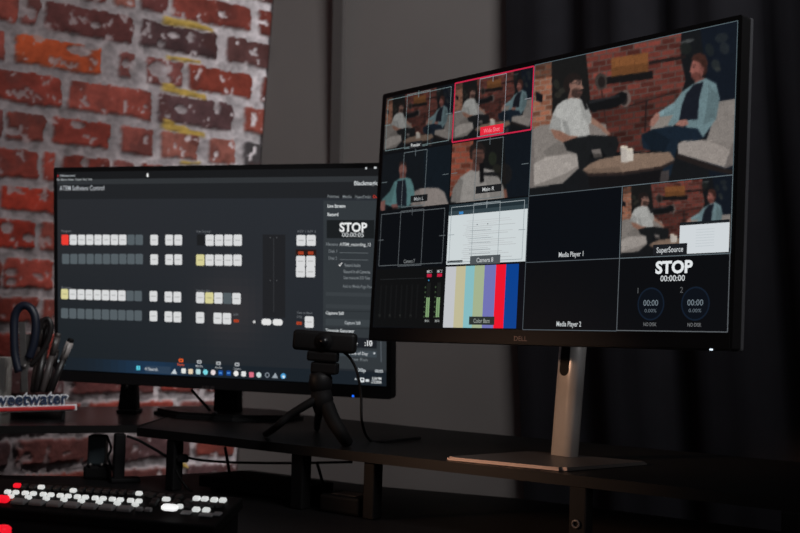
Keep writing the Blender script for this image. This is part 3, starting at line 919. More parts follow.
    p.ell(137, 219, 5, 9, (142, 98, 86)); p.line(138, 212, 158, 209, 2.5, (40, 32, 31)); p.ell(163, 210, 8, 7, (52, 42, 40)); p.ell(163, 210, 6, 5, (132, 98, 88)); p.ell(165, 210, 2.5, 2.5, (40, 30, 30)); p.line(156, 200, 172, 201, 3, (44, 34, 32)); p.line(160, 243, 175, 242, 3, (128, 78, 70))
    p.poly([(168, 252), (180, 258), (196, 298), (186, 300)], (24, 24, 26))
    p.poly([(112, 408), (150, 394), (202, 384), (290, 388), (298, 412), (286, 452), (262, 462), (240, 432), (206, 430), (196, 470), (190, 520), (166, 505), (158, 446), (125, 436)], (24, 26, 28))
    p.poly([(206, 432), (236, 430), (244, 458), (214, 460)], (120, 112, 108)); p.shade([(206, 446), (244, 446), (244, 460), (206, 460)], .6)
    # right person
    p.poly([(372, 384), (410, 364), (470, 354), (560, 356), (590, 388), (560, 402), (498, 404), (488, 440), (470, 520), (444, 524), (448, 440), (404, 436), (378, 428)], (21, 34, 48))
    p.shade([(372, 384), (410, 364), (470, 400), (448, 440), (404, 436)], .8)
    p.poly([(552, 196), (582, 190), (588, 214), (550, 224)], (132, 80, 72))
    p.poly([(545, 214), (586, 194), (622, 212), (634, 262), (622, 330), (596, 366), (578, 392), (560, 362), (520, 358), (524, 338), (470, 354), (460, 350), (478, 318), (432, 324), (424, 312), (482, 274), (508, 240)], (112, 140, 146))
    p.shade([(596, 214), (634, 262), (622, 330), (580, 350), (592, 280)], .86); p.shade([(424, 312), (482, 274), (490, 290), (432, 324)], 1.12)
    p.poly([(547, 216), (580, 206), (566, 260), (560, 332), (498, 336), (508, 284), (522, 246)], (22, 26, 36))
    p.poly([(432, 312), (422, 310), (404, 332), (400, 352), (412, 356), (432, 330)], (166, 116, 102)); p.poly([(484, 350), (500, 334), (524, 332), (530, 348), (510, 356)], (166, 112, 100))
    p.ell(560, 162, 23, 38, (156, 92, 82), 1, 6); p.ell(556, 188, 16, 14, (104, 58, 50), .9); p.poly([(540, 160), (534, 172), (544, 176)], (150, 86, 76))
    p.poly([(538, 132), (548, 116), (568, 110), (586, 118), (594, 142), (590, 178), (580, 188), (576, 158), (568, 142), (550, 136)], (66, 38, 32))
    p.ell(577, 166, 5, 10, (140, 80, 72)); p.line(540, 152, 554, 150, 3, (84, 48, 42)); p.ell(547, 157, 3, 2.5, (50, 34, 34)); p.poly([(541, 152), (533, 174), (546, 176)], (166, 98, 86)); p.line(538, 188, 550, 188, 3, (120, 60, 56))
    p.shade([(562, 140), (590, 130), (588, 200), (568, 200)], .88)
    p.poly([(438, 505), (466, 500), (462, 545), (434, 545)], (66, 60, 60))
    # table and candles
    p.poly([(176, 500), (200, 480), (236, 464), (330, 446), (468, 440), (484, 466), (438, 488), (310, 508), (196, 512)], (142, 116, 98)); p.shade([(176, 500), (300, 490), (310, 508), (196, 512)], .86)
    p.poly([(178, 503), (196, 512), (310, 508), (438, 488), (484, 468), (482, 476), (440, 498), (312, 518), (196, 522)], (44, 34, 32))
    p.poly([(196, 524), (312, 520), (440, 500), (430, 560), (200, 560)], (18, 17, 19))
    p.poly([(303, 424), (328, 422), (329, 474), (305, 476)], (206, 196, 186)); p.poly([(322, 432), (346, 430), (346, 470), (324, 473)], (220, 210, 198)); p.ell(315, 423, 13, 4, (240, 228, 206)); p.ell(334, 431, 12, 4, (244, 232, 208))
    return p.im

def person_teal(X, Y):
    p = Paint(X, Y, (15, 20, 25))
    p.poly([(330, 0), (520, 0), (520, 440), (330, 440)], (14, 23, 31))
    p.poly([(245, 350), (300, 326), (350, 318), (425, 320), (465, 348), (492, 426), (340, 440), (240, 446)], (142, 132, 127)); p.shade([(245, 350), (300, 326), (310, 440), (240, 446)], .86)
    p.poly([(170, 215), (205, 215), (210, 270), (165, 270)], (104, 66, 60))
    p.poly([(130, 280), (165, 258), (212, 250), (240, 258), (258, 300), (266, 360), (250, 412), (226, 446), (150, 460), (96, 436), (52, 424), (50, 396), (100, 345)], (82, 124, 126))
    p.shade([(50, 396), (100, 345), (130, 280), (140, 300), (110, 420), (52, 424)], .84)
    p.poly([(152, 274), (205, 264), (214, 340), (212, 440), (150, 440), (142, 340)], (20, 26, 35))
    p.ell(188, 200, 25, 44, (122, 78, 70)); p.ell(190, 228, 18, 16, (84, 50, 46), .9)
    p.poly([(160, 180), (166, 150), (186, 140), (210, 150), (214, 190), (206, 172), (190, 162), (168, 166)], (44, 30, 28))
    p.poly([(40, 410), (70, 400), (70, 470), (40, 470)], (128, 84, 78)); p.poly([(110, 430), (150, 425), (160, 455), (120, 460)], (116, 76, 72))
    p.shade([(90, 450), (260, 440), (260, 480), (60, 490)], .5)
    return p.im

def person_white(X, Y):
    p = Paint(X, Y, (18, 19, 20))
    p.poly([(320, 0), (520, 0), (500, 420), (340, 440)], (13, 20, 28))
    p.bricks([(-10, 70), (140, 60), (140, 240), (60, 300), (-10, 420)], (124, 58, 42), (122, 84, 70), 33, 62, -.06, 9)
    p.ell(255, 170, 24, 40, (36, 42, 30), .8); p.ell(280, 230, 26, 26, (34, 34, 28), .8); p.ell(330, 260, 40, 60, (30, 26, 24), .6)
    p.poly([(140, 190), (190, 190), (200, 240), (130, 245)], (86, 56, 50))
    p.poly([(125, 236), (160, 246), (205, 228), (262, 240), (296, 290), (322, 346), (330, 404), (270, 412), (160, 420), (60, 434), (6, 426), (18, 350), (62, 280)], (152, 147, 142))
    p.shade([(6, 426), (18, 350), (62, 280), (80, 300), (60, 434)], .8); p.shade([(200, 260), (262, 250), (322, 346), (330, 404), (240, 404)], .9)
    p.poly([(318, 350), (336, 352), (344, 404), (326, 406)], (120, 76, 62))
    p.ell(168, 140, 40, 66, (92, 60, 52)); p.ell(170, 182, 30, 24, (60, 40, 36), .9)
    p.poly([(118, 130), (122, 96), (150, 74), (190, 76), (212, 110), (208, 150), (196, 118), (150, 112), (134, 130), (132, 180), (122, 170)], (34, 27, 26))
    p.line(140, 138, 200, 136, 6, (44, 32, 30))
    p.poly([(176, 196), (202, 196), (204, 306), (180, 316)], (14, 14, 16)); p.poly([(200, 252), (270, 248), (284, 274), (206, 270)], (26, 26, 28))
    return p.im

def supersample(fn, X4, Y4, ny, nx):
    im = fn(X4, Y4)
    im = im.reshape(ny, 2, nx, 2, 3).mean((1, 3))
    P_ = np.pad(im, ((1, 1), (1, 1), (0, 0)), 'edge')
    im = (P_[:-2, 1:-1] + P_[2:, 1:-1] + P_[1:-1, :-2] + P_[1:-1, 2:] + 3 * im) / 7
    g = np.random.default_rng(4)
    lo = g.normal(0, 1, (ny // 4 + 2, nx // 4 + 2)); lo = np.kron(lo, np.ones((4, 4)))[:ny, :nx]
    im = im * (1 + 0.02 * lo + .025 * g.normal(0, 1, (ny, nx)))[..., None]
    grey = im.mean(-1, keepdims=True)
    return np.clip((im * .92 + grey * .08) * .84 + 5, 0, 255)

# ------------------------------------------------------------------ right monitor
def monitor_right():
    w, h = .597, .336
    S = Screen(CAM + np.array([.16028, 1.48188, .15982]), -.87246, .04714, .01395, w, h)
    foot = on_z(564.5, 456, SHELF + .004)
    o = thing('computer_monitor', foot * np.array([1, 1, 0]) + np.array([0, 0, SHELF]), 'right computer monitor on a silver stand showing a multiview of camera pictures', 'monitor')
    bl, br, bt, bb = .0085, .0048, .0066, .0185
    cx, cy = (br - bl) / 2, (bt - bb) / 2
    ow, oh = w + bl + br, h + bt + bb
    bm = bmesh.new(); box_bm(bm, S.P(cx, cy, -.0076), (ow, .015, oh), S.axes(), bevel=.003, edges='y', seg=3)
    from_bm('housing', bm, M['bezel'], o)
    bm = bmesh.new(); box_bm(bm, S.P(cx, cy, -.0176), (ow + .001, .005, oh + .001), S.axes(), bevel=.003, edges='y', seg=3)
    from_bm('silver_edge', bm, M['silver_dim'], o)
    o.children[-1]
    bm = bmesh.new(); box_bm(bm, S.P(cx, cy, -.034), (ow * .7, .028, oh * .68), S.axes(), bevel=.012)
    from_bm('back_cover', bm, M['blackmatte'], o)
    box('lower_bezel', S.P(cx, -h / 2 - bb / 2 + .0005, .0002), (ow - .006, .0008, bb - .002), M['bezel_warm'], o, axes=S.axes())
    # stand column: leans back, rounded section, cable slot in the front face
    top = np.array(foot) + S.n * np.array([1, 1, 0]) * -.020 + np.array([0, 0, .24])
    up = top - foot; L = np.linalg.norm(up); up /= L
    ax = S.ux * np.array([1, 1, 0]); ax /= np.linalg.norm(ax); ay = np.cross(up, ax)
    bm = bmesh.new(); box_bm(bm, foot + up * L / 2, (.037, .027, L), (ax, ay, up), bevel=.0125, edges='z', seg=7)
    for f in bm.faces: f.smooth = True
    col = from_bm('stand_column', bm, M['silver'], o)
    # slot
    sc_top = on_plane(566.5, 330, foot - ay * .0131, ay); sc_bot = on_plane(565.5, 376, foot - ay * .0131, ay)
    fr = foot - ay * .0138
    z0 = (sc_bot - fr) @ up; z1 = (sc_top - fr) @ up; xo = 0.0
    bm = bmesh.new(); r = .0078
    pts = [fr + up * (z1) + ax * (xo - r), ] + [fr + up * (z0 + r - r * math.sin(math.pi * k / 12)) + ax * (xo - r * math.cos(math.pi * k / 12)) for k in range(13)] + [fr + up * z1 + ax * (xo + r)]
    a = [bm.verts.new(q) for q in pts]; b = [bm.verts.new(q + ay * .0015) for q in pts]
    bm.faces.new(a); bm.faces.new(b[::-1])
    for i in range(len(a)): bm.faces.new((a[i], b[i], b[(i + 1) % len(a)], a[(i + 1) % len(a)]))
    bmesh.ops.recalc_face_normals(bm, faces=bm.faces[:])
    from_bm('cable_slot', bm, M['blackmatte'], col)
    # bracket from column to the back
    bm = bmesh.new(); box_bm(bm, S.P(0, -.02, -.055), (.06, .03, .07), S.axes(), bevel=.006); from_bm('stand_bracket', bm, M['blackmatte'], o)
    # base plate
    zt = SHELF + .0045
    c = [on_z(443.5, 456.5, zt), on_z(563.5, 468, zt), on_z(650, 461.5, zt)]
    c.append(c[0] + c[2] - c[1] + (c[0] - c[1]) * .02)
    bm = bmesh.new()
    fs = prism_bm(bm, [q[:2] for q in c], SHELF + .0006, zt)
    es = [e for e in bm.edges if abs(e.verts[0].co.z - e.verts[1].co.z) > .003]
    bmesh.ops.bevel(bm, geom=es, offset=.006, segments=4, affect='EDGES')
    te = [e for e in bm.edges if min(v.co.z for v in e.verts) > zt - 1e-4]
    bmesh.ops.bevel(bm, geom=te, offset=.0016, segments=2, affect='EDGES')
    bm.normal_update()
    for f in bm.faces: f.material_index = 1 if (f.normal.z < .9 and f.normal.x < -.15) else 0  # left-facing rim painted lighter to imitate light falling on it
    from_bm('stand_base', bm, [M['plate'], M['platerim_lit']], o)
    # logo and light
    x, y = S.px(521, 338.5); v, f = text_mesh('DELL', .012); lx = v[:, 0].max(); k = .006 / .72
    me = D.meshes.new('logo'); me.from_pydata([tuple(S.P(x + (p[0] - lx / 2) * k * 1.25, y - .003 + p[1] * k, .0012)) for p in v], [], f)
    finish('logo', me, M['logo'], o)
    x, y = S.px(711.5, 349.6)
    box('power_light', S.P(x, y, .0006), (.0040, .0012, .0018), M['led_white'], o, axes=S.axes(), bevel=.0005)

    # ---- picture
    p = Panel(S); p.z = .0006
    p.rect(-w / 2, -h / 2, w / 2, h / 2, (14, 16, 19))
    scr = p.build('screen', o)
    X_ = lambda u: -w / 2 + w * u
    Y_ = lambda v: h / 2 - h * v
    def tile_px(u0, u1, v0, v1, nx, ny):
        us = u0 + (u1 - u0) * (np.arange(nx * 2) + .5) / (nx * 2); vs = v0 + (v1 - v0) * (np.arange(ny * 2) + .5) / (ny * 2)
        UU, VV = np.meshgrid(us, vs)
        P = S.c + (X_(UU))[..., None] * S.ux + (Y_(VV))[..., None] * S.uv
        return project(P)
    LINE = (98, 108, 112)
    def wide_at(nx, ny, s0=0., s1=1., t0=0., t1=1.):
        px_, py_ = tile_px(.5 + .5 * s0, .5 + .5 * s1, .5 * t0, .5 * t1, nx, ny)
        return supersample(wide_shot, (px_ - 530) * 3.3333, (py_ - 20) * 3.3333, ny, nx)
    def safe(p, u0, u1, v0, v1, c=LINE, wl=.0009, box=True):
        du, dv = u1 - u0, v1 - v0; z = .0014
        a, b = X_(u0 + .045 * du), X_(u1 - .045 * du); t, bt_ = Y_(v0 + .055 * dv), Y_(v1 - .055 * dv)
        if box: p.box_line(a, bt_, b, t, wl, c, z)
        for k in (.335, .665): p.line((X_(u0 + k * du), Y_(v0 + .03 * dv)), (X_(u0 + k * du), Y_(v1 - .03 * dv)), wl, c, z + .0001)
        p.line((X_(u0 + .335 * du), Y_(v0 + .035 * dv)), (X_(u0 + .665 * du), Y_(v0 + .035 * dv)), wl, c, z + .0001)
        p.line((X_(u0 + .335 * du), Y_(v1 - .035 * dv)), (X_(u0 + .665 * du), Y_(v1 - .035 * dv)), wl, c, z + .0001)
        p.line((X_(u0 + .5 * du), Y_(v0)), (X_(u0 + .5 * du), Y_(v0 + .12 * dv)), wl, c, z + .0001)
        for k in (0.02, .9): p.line((X_(u0 + k * du), Y_(v0 + .5 * dv)), (X_(u0 + (k + .08) * du), Y_(v0 + .5 * dv)), wl, c, z + .0001)
    def label(p, txt, u, v, wd, bg=(34, 35, 38), fg=(206, 208, 208), bw=None, hh=.0052, bold=.012):
        bw = bw or wd * 1.35
        x, y = X_(u), Y_(v)
        if bg is not None: p.rect(x - bw / 2, y - hh * .95, x + bw / 2, y + hh * .95, bg, .0018)
        p.text(txt, x, y - hh * .5, hh, fg, bold, .0020, 'c', wd)

    # program: the big tile
    p = Panel(S); p.z = .0008
    p.grid(X_(.5), X_(1), Y_(.5), Y_(0), wide_at(210, 118))
    p.box_line(X_(.5), Y_(.5), X_(1), Y_(0), .0009, (84, 98, 104), .0012)
    p.build('program_picture', scr)
    # preview and selected wide shot
    p = Panel(S); p.z = .0008
    p.grid(X_(.004), X_(.248), Y_(.246), Y_(.004), wide_at(100, 56) * .72 + 3)
    safe(p, 0, .25, 0, .25, (112, 130, 132), .0008); label(p, 'Preview', .125, .232, .020)
    p.build('preview_picture', scr)
    p = Panel(S); p.z = .0008
    p.grid(X_(.252), X_(.498), Y_(.246), Y_(.004), wide_at(100, 56) * .80 + 2)
    safe(p, .25, .5, 0, .25, (140, 140, 146), box=False); p.box_line(X_(.252), Y_(.247), X_(.498), Y_(.004), (.0020), (196, 36, 70), .0017)
    label(p, 'Wide Shot', .379, .222, .030, (226, 40, 60), (240, 130, 140), .043, .006); p.build('wide_shot_picture', scr)
    # camera tiles
    def rows_to_px(u0, u1, v0, v1, nx, ny, ox, oy, k):
        a, b = tile_px(u0, u1, v0, v1, nx, ny); return (a - ox) * k, (b - oy) * k
    p = Panel(S); p.z = .0008
    a, b = rows_to_px(.004, .248, .254, .497, 90, 54, 375, 140, 6.66); p.grid(X_(.004), X_(.248), Y_(.497), Y_(.254), supersample(person_teal, a, b, 54, 90))
    safe(p, 0, .25, .25, .5, box=False); label(p, 'Main L', .147, .462, .020, (24, 26, 28), (150, 154, 156), .036); p.build('seated_person_picture', scr)
    p = Panel(S); p.z = .0008
    a, b = rows_to_px(.252, .498, .254, .497, 90, 54, 450, 130, 5.92); p.grid(X_(.252), X_(.498), Y_(.497), Y_(.254), supersample(person_white, a, b, 54, 90))
    safe(p, .25, .5, .25, .5, box=False); label(p, 'Main R', .378, .455, .022, (30, 31, 33), (190, 192, 192), .048); p.build('white_shirt_picture', scr)
    # black camera 7
    p = Panel(S); p.z = .0008
    p.rect(X_(.004), Y_(.747), X_(.247), Y_(.503), (11, 14, 18)); safe(p, 0, .25, .5, .75, (92, 98, 102)); label(p, 'Camera 7', .125, .722, .024, None, (120, 124, 126))
    p.build('empty_camera_tile', scr)
    # document
    p = Panel(S); p.z = .0008
    p.rect(X_(.252), Y_(.53), X_(.498), Y_(.503), (34, 46, 52)); p.rect(X_(.252), Y_(.745), X_(.498), Y_(.545), (204, 212, 214))
    p.rect(X_(.252), Y_(.547), X_(.498), Y_(.53), (52, 66, 72), .0009); p.rect(X_(.286), Y_(.545), X_(.300), Y_(.534), (60, 130, 190), .001)
    rr = random.Random(5)
    for k in range(20):
        v = .575 + k * .0078; u0 = .30 + .02 * rr.random(); u1 = u0 + .06 + .1 * rr.random()
        c = int(176 + 18 * rr.random()); p.line((X_(u0), Y_(v)), (X_(min(.47, u1)), Y_(v)), .0007, (c, c + 4, c + 6), .0010)
    for v in (.615, .645, .663, .69, .705): p.line((X_(.325), Y_(v)), (X_(.392), Y_(v + .001)), .0007, (150, 158, 162), .0011)
    for u, v in ((.347, .592), (.38, .592)): p.disc(X_(u), Y_(v), .001, (90, 96, 100), .0011, 8)
    p.rect(X_(.256), Y_(.739), X_(.306), Y_(.729), (44, 50, 54), .0012)
    safe(p, .25, .5, .5, .75, (148, 158, 162), .0009); label(p, 'Camera 8', .378, .732, .031, (78, 84, 88), (190, 194, 196), .056, .006); p.build('document_tile', scr)
    # media players
    for v0, t, u in ((.5, 'Media Player 1', .626), (.75, 'Media Player 2', .628)):
        p = Panel(S); p.z = .0008
        p.rect(X_(.502), Y_(v0 + .247), X_(.748), Y_(v0 + .003), (11, 14, 19) if v0 < .6 else (13, 14, 17))
        p.box_line(X_(.5), Y_(v0 + .25), X_(.75), Y_(v0), .0009, (82, 90, 96), .0012)
        label(p, t, u, v0 + .227, .039, None, (196, 200, 202), hh=.0062); p.build('media_player_tile', scr)
    # supersource
    p = Panel(S); p.z = .0008
    im = wide_at(110, 62, .02, 1.0, 0.02, 1.0); p.grid(X_(.752), X_(.997), Y_(.747), Y_(.503), im * .95)
    p.rect(X_(.889), Y_(.745), X_(.996), Y_(.650), (206, 212, 216), .0010); p.rect(X_(.889), Y_(.651), X_(.996), Y_(.641), (26, 30, 34), .0010)
    for k in range(7): p.line((X_(.925), Y_(.668 + .009 * k)), (X_(.965), Y_(.668 + .009 * k)), .0006, (188, 196, 200), .0011)
    label(p, 'SuperSource', .869, .728, .036, (28, 30, 34), (196, 200, 202), .046, .0064)
    p.box_line(X_(.75), Y_(.75), X_(1), Y_(.5), .0009, (96, 108, 114), .0014); p.build('supersource_picture', scr)
    # meters
    p = Panel(S); p.z = .0008
    p.rect(X_(.004), Y_(.995), X_(.247), Y_(.753), (15, 16, 17)); p.line((X_(.02), Y_(.795)), (X_(.18), Y_(.795)), .0006, (44, 46, 48), .001)
    for k in range(8):
        u = .022 + k * .019; p.rect(X_(u), Y_(.96), X_(u + .006), Y_(.82), (20, 21, 22), .001)
        if k % 2 == 0: p.text('M', X_(u), Y_(.955), .004, (44, 46, 44), 0, .0012)
    for u, t in ((.197, 'MIC 1'), (.244 - .012, 'MIC 2')):
        p.rect(X_(u - .008), Y_(.792), X_(u + .008), Y_(.779), (190, 30, 62), .0012); p.text(t, X_(u), Y_(.775), .0040, (186, 188, 190), .012, .0012, 'c', .010)
        p.rect(X_(u - .006), Y_(.965), X_(u + .006), Y_(.815), (26, 28, 27), .0011); p.rect(X_(u - .006), Y_(.955), X_(u + .0058), Y_(.875), (126, 158, 112), .0012); p.line((X_(u), Y_(.955)), (X_(u), Y_(.875)), .0008, (70, 92, 66), .0013)
        for k in range(7): p.rect(X_(u - .013), Y_(.957 - .02 * k), X_(u - .009), Y_(.95 - .02 * k), (58, 76, 54), .0012)
        p.text('MAIN', X_(u), Y_(.975), .0036, (150, 154, 152), .01, .0012, 'c', .009)
    p.disc(X_(.196), Y_(.805), .0012, (60, 130, 180), .0012, 8)
    p.build('audio_meters', scr)
    # colour bars
    p = Panel(S); p.z = .0008
    bars = [(192, 194, 198), (190, 184, 150), (132, 186, 192), (162, 176, 142), (112, 114, 178), (236, 20, 44), (10, 64, 142)]
    us = [.2520, .2860, .3170, .3455, .3770, .4120, .4420, .4800]
    for c, a, b in zip(bars, us[:-1], us[1:]): p.rect(X_(a), Y_(.996), X_(b), Y_(.753), c)
    p.rect(X_(.48), Y_(.996), X_(.498), Y_(.753), (13, 14, 20)); label(p, 'Color Bars', .377, .968, .030, (44, 50, 48), (150, 156, 150), .047, .0056)
    p.build('color_bars', scr)
    # status
    p = Panel(S); p.z = .0008
    p.rect(X_(.752), Y_(.997), X_(.998), Y_(.753), (12, 13, 16)); p.box_line(X_(.75), Y_(.998), X_(.999), Y_(.75), .0010, (92, 96, 100), .0012)
    p.text('STOP', X_(.879), Y_(.806), .0135, (224, 228, 230), .04, .0014, 'c', .0500); p.text('00:00:00', X_(.877), Y_(.833), .0066, (200, 204, 206), .012, .0014, 'c', .0330)
    for u, t in ((.829, '1'), (.929, '2')):
        p.disc(X_(u), Y_(.908), .0172, (13, 17, 24), .0010, 28); p.ring(X_(u), Y_(.908), .0186, .0018, (20, 30, 44), .0012)
        p.text('00:00', X_(u), Y_(.914), .0068, (112, 124, 132), .004, .0014, 'c', .0205); p.text('0.00%', X_(u), Y_(.936), .0040, (92, 102, 110), .004, .0014, 'c', .0165)
        p.text(t, X_(u - .031), Y_(.872), .0066, (90, 92, 94), 0, .0014, 'c'); p.text('NO DISK', X_(u), Y_(.982), .0042, (112, 114, 116), .005, .0014, 'c', .0180)
    p.build('status_tile', scr)
    return S
S_RIGHT = monitor_right()

# ------------------------------------------------------------------ webcam on a mini tripod
def webcam():
    yd = 1.62
    cax = np.array([math.cos(-.12), math.sin(-.12), 0]); cay = np.array([-cax[1], cax[0], 0]); caz = np.array([0, 0, 1.0])
    roll = -.045
    ax = cax * math.cos(roll) + caz * math.sin(roll); az = -cax * math.sin(roll) + caz * math.cos(roll)
    c = at_depth(325, 341.5, yd)
    o = thing('webcam', c - az * .015, 'black bar webcam clipped on the mini tripod before the left monitor', 'webcam')
    bm = bmesh.new(); box_bm(bm, c, (.087, .024, .028), (ax, cay, az), bevel=.0055, seg=4)
    for f in bm.faces: f.smooth = True
    from_bm('body', bm, M['black'], o)
    bm = bmesh.new()
    fc = c - cay * .0125
    tube_bm(bm, [fc + cay * .004, fc - cay * .0006], .0125, 20); from_bm('lens_ring', bm, M['blackmatte'], o)
    bm = bmesh.new(); tube_bm(bm, [fc - cay * .0004, fc - cay * .0010], .007, 16)
    from_bm('lens', bm, mat('lens_glass', (16, 16, 19), .3, spec=.3), o)
    bm = bmesh.new(); box_bm(bm, c - az * .0205 + ax * -.001, (.042, .022, .014), (ax, cay, az), bevel=.003); from_bm('clip', bm, M['blackmatte'], o)
    pts = [at_depth(X, Y, d) for X, Y, d in ((342, 351, yd + .012), (350, 358, yd + .01), (357, 372, yd), (361, 395, yd), (362, 422, yd - .01))] + [on_z(370, 440, SHELF + .0025), on_z(388, 441, SHELF + .0025), on_z(420, 438, SHELF + .0025)]
    bm = bmesh.new(); tube_bm(bm, smooth_path(pts), .0020, 8); from_bm('cable', bm, M['blackmatte'], o)
    # tripod
    hub = at_depth(322, 400, yd + .004); top = at_depth(321.5, 361.5, yd + .004)
    t = thing('tripod', on_z(318, 436, SHELF), 'black mini tripod with bent legs holding the webcam above the shelf', 'tripod')
    bm = bmesh.new(); box_bm(bm, at_depth(325, 368, yd + .004), (.036, .026, .016), (ax, cay, az), bevel=.003); from_bm('mount_plate', bm, M['blackmatte'], t)
    bm = bmesh.new(); tube_bm(bm, [at_depth(322, 372, yd + .004), at_depth(321, 376, yd + .004), at_depth(320.5, 382, yd + .004), at_depth(320.5, 388, yd + .004), at_depth(321, 392, yd + .004)], [.012, .0158, .0165, .0155, .012], 16); from_bm('ball_head', bm, M['black'], t)
    bm = bmesh.new(); tube_bm(bm, [at_depth(321, 390, yd + .004), hub, at_depth(323, 412, yd + .004)], [.0135, .016, .012], 14); from_bm('body', bm, M['blackmatte'], t)
    for pts, r0, r1 in (([at_depth(318, 398, yd), at_depth(308, 404, yd - .005), at_depth(290, 415, yd - .005), at_depth(276, 427, yd), on_z(266, 434, SHELF + .005)], .0062, .0048),
                        ([at_depth(326, 404, yd), at_depth(333, 420, yd - .005), at_depth(341, 433, yd - .01), on_z(347, 442, SHELF + .006)], .011, .0085),
                        ([at_depth(321, 406, yd + .01), at_depth(318, 418, yd + .05), on_z(317, 428, SHELF + .005)], .006, .005)):
        pp = smooth_path(pts, 5); n = len(pp)
        bm = bmesh.new(); tube_bm(bm, pp, [r0 + (r1 - r0) * i / (n - 1) for i in range(n)], 10); from_bm('leg', bm, M['blackmatte'], t)
webcam()

# ------------------------------------------------------------------ left side: box, scissors, pens, sign
ZS = SHELF
def left_items():
    # sign stands on the shelf
    base = at_depth(30, 411, 1.87); yd = base[1]
    sax = np.array([math.cos(.30), math.sin(.30), 0]); say = np.array([-sax[1], sax[0], 0]); rot = .035
    az0 = np.array([0, 0, 1.0]); ax = sax * math.cos(rot) + az0 * math.sin(rot); az = -sax * math.sin(rot) + az0 * math.cos(rot)
    o = thing('sign', base, 'navy and red lettered desk sign with white outline on the left shelf', 'sign')
    n = -say
    def SP(X, Y): return on_plane(X, Y, base, n)
    pr = SP(72, 404); v, f = text_mesh('Sweetwater', .012)
    right = SP(67.5, 401.5); k = .0195 / .72
    W = (v[:, 0].max() - v[:, 0].min()); sx = k * .92
    loc = np.stack([(v[:, 0] - v[:, 0].max()) * sx, v[:, 1] * k], 1)
    org = right - az * .003
    def solid(name, v2, f, d0, d1, m, parent):
        bm = bmesh.new()
        a = [bm.verts.new(org + ax * q[0] + az * q[1] + n * d1) for q in v2]
        fs = []
        for q in f:
            try: fs.append(bm.faces.new([a[i] for i in q]))
            except ValueError: pass
        r = bmesh.ops.extrude_face_region(bm, geom=fs)
        bmesh.ops.translate(bm, verts=[e for e in r['geom'] if isinstance(e, bmesh.types.BMVert)], vec=Vector(n * (d0 - d1)))
        bmesh.ops.recalc_face_normals(bm, faces=bm.faces[:])
        return from_bm(name, bm, m, parent)
    v3, f3 = text_mesh('Sweetwater', .085)
    k2 = k; l3 = np.stack([(v3[:, 0] - v[:, 0].max()) * sx, v3[:, 1] * k2], 1)
    solid('letter_outline', l3, f3, -.003, 0, M['sign_white'], o)
    solid('lettering', loc, f, 0, .003, M['sign_blue'], o)
    L = W * sx
    box('red_bar', org + ax * (-L / 2 + .004) - az * .0068 + n * .002, (L + .016, .0045, .0062), M['sign_red'], o, axes=(ax, say, az), bevel=.0016)
    ft = org + ax * (-L / 2 + .004) + say * .006
    hz = (org - az * .0115)[2]
    for kx in (-.42, .42):
        box('peg_foot', (ft[0] + sax[0] * L * kx, ft[1] + sax[1] * L * kx, ZS + (hz - ZS) / 2 + .0005), (.006, .006, max(.003, hz - ZS)), M['black'], o, axes=(sax, say, az0), bevel=.001)
    box('white_backing', org + ax * (-L / 2 + .004) - az * .0066 - n * .0005, (L + .021, .003, .0102), M['sign_white'], o, axes=(ax, say, az), bevel=.0012)
    # pen cup behind the sign
    cb = at_depth(37, 413, 1.945); cb[2] = ZS; d = cb[1]
    cup = thing('pen_cup', cb, 'small dark pen cup behind the desk sign', 'cup')
    bm = bmesh.new(); seg = 24; R, Rb, H = .046,   .042, .030
    rings = []
    for r, z in ((Rb, 0), (R, H), (R - .003, H), (Rb - .003, .003)):
        rings.append([bm.verts.new((cb[0] + r * math.cos(2 * math.pi * i / seg), cb[1] + .7 * r * math.sin(2 * math.pi * i / seg), ZS + z)) for i in range(seg)])
    for a, b in zip(rings[:-1], rings[1:]):
        for i in range(seg): bm.faces.new((a[i], a[(i + 1) % seg], b[(i + 1) % seg], b[i]))
    bm.faces.new(rings[0][::-1]); bm.faces.new(rings[-1])
    from_bm('cup_wall', bm, M['cup'], cup, True)
    # pens: (bottom px, top px, radius, body, cap, label)
    pens = [((50, 392), (71.5, 338.5), .0056, 'pen_dark', 'pen_white', 'white-barrelled marker with a black tip, leaning furthest right in the cup', 1),
            ((42, 392), (58.5, 333), .0050, 'pen_grey', None, 'slim grey pen leaning right beside the white-barrelled marker', 0),
            ((36, 392), (49, 322), .0066, 'pen_dark', None, 'dark thick marker upright in the middle of the cup', 0),
            ((33, 393), (43.5, 318), .0058, 'pen_brown', None, 'brown pen standing just right of the scissors', 0),
            ((45, 393), (57, 349), .0044, 'pen_brown', None, 'short brown pen tucked under the white-barrelled marker', 0)]
    for i, (b, t, r, body, barrel, lab, sp) in enumerate(pens):
        dd = d - .012 + .006 * i
        p0, p1 = at_depth(b[0], b[1], dd), at_depth(t[0], t[1], dd + .004 * (i % 3))
        pe = thing('pen', p0, lab, 'pen', 'pens and markers in the cup')
        ax_ = (p1 - p0)
        tube('barrel', [p0, p0 + ax_ * .02, p0 + ax_ * .62], [r * .6, r, r], M[body], pe, 12)
        tube('cap', [p0 + ax_ * .62, p0 + ax_ * .93, p0 + ax_ * .93], [r * 1.08, r * 1.08, r], M[barrel or body], pe, 12)
        tube('tip', [p0 + ax_ * .93, p0 + ax_ * .985, p0 + ax_], [r * .95, r * .9, r * .5], M['blackmatte'] if sp else M[body], pe, 12)
        tube('clip', [p0 + ax_ * .9 - np.array([0, r * 1.3, 0]), p0 + ax_ * .7 - np.array([0, r * 1.3, 0])], .0009, M['steel'], pe, 6)
    # scissors
    dd = d - .022
    sc = thing('scissors', at_depth(24, 392, dd), 'navy handled scissors standing handles up at the left of the cup', 'scissors')
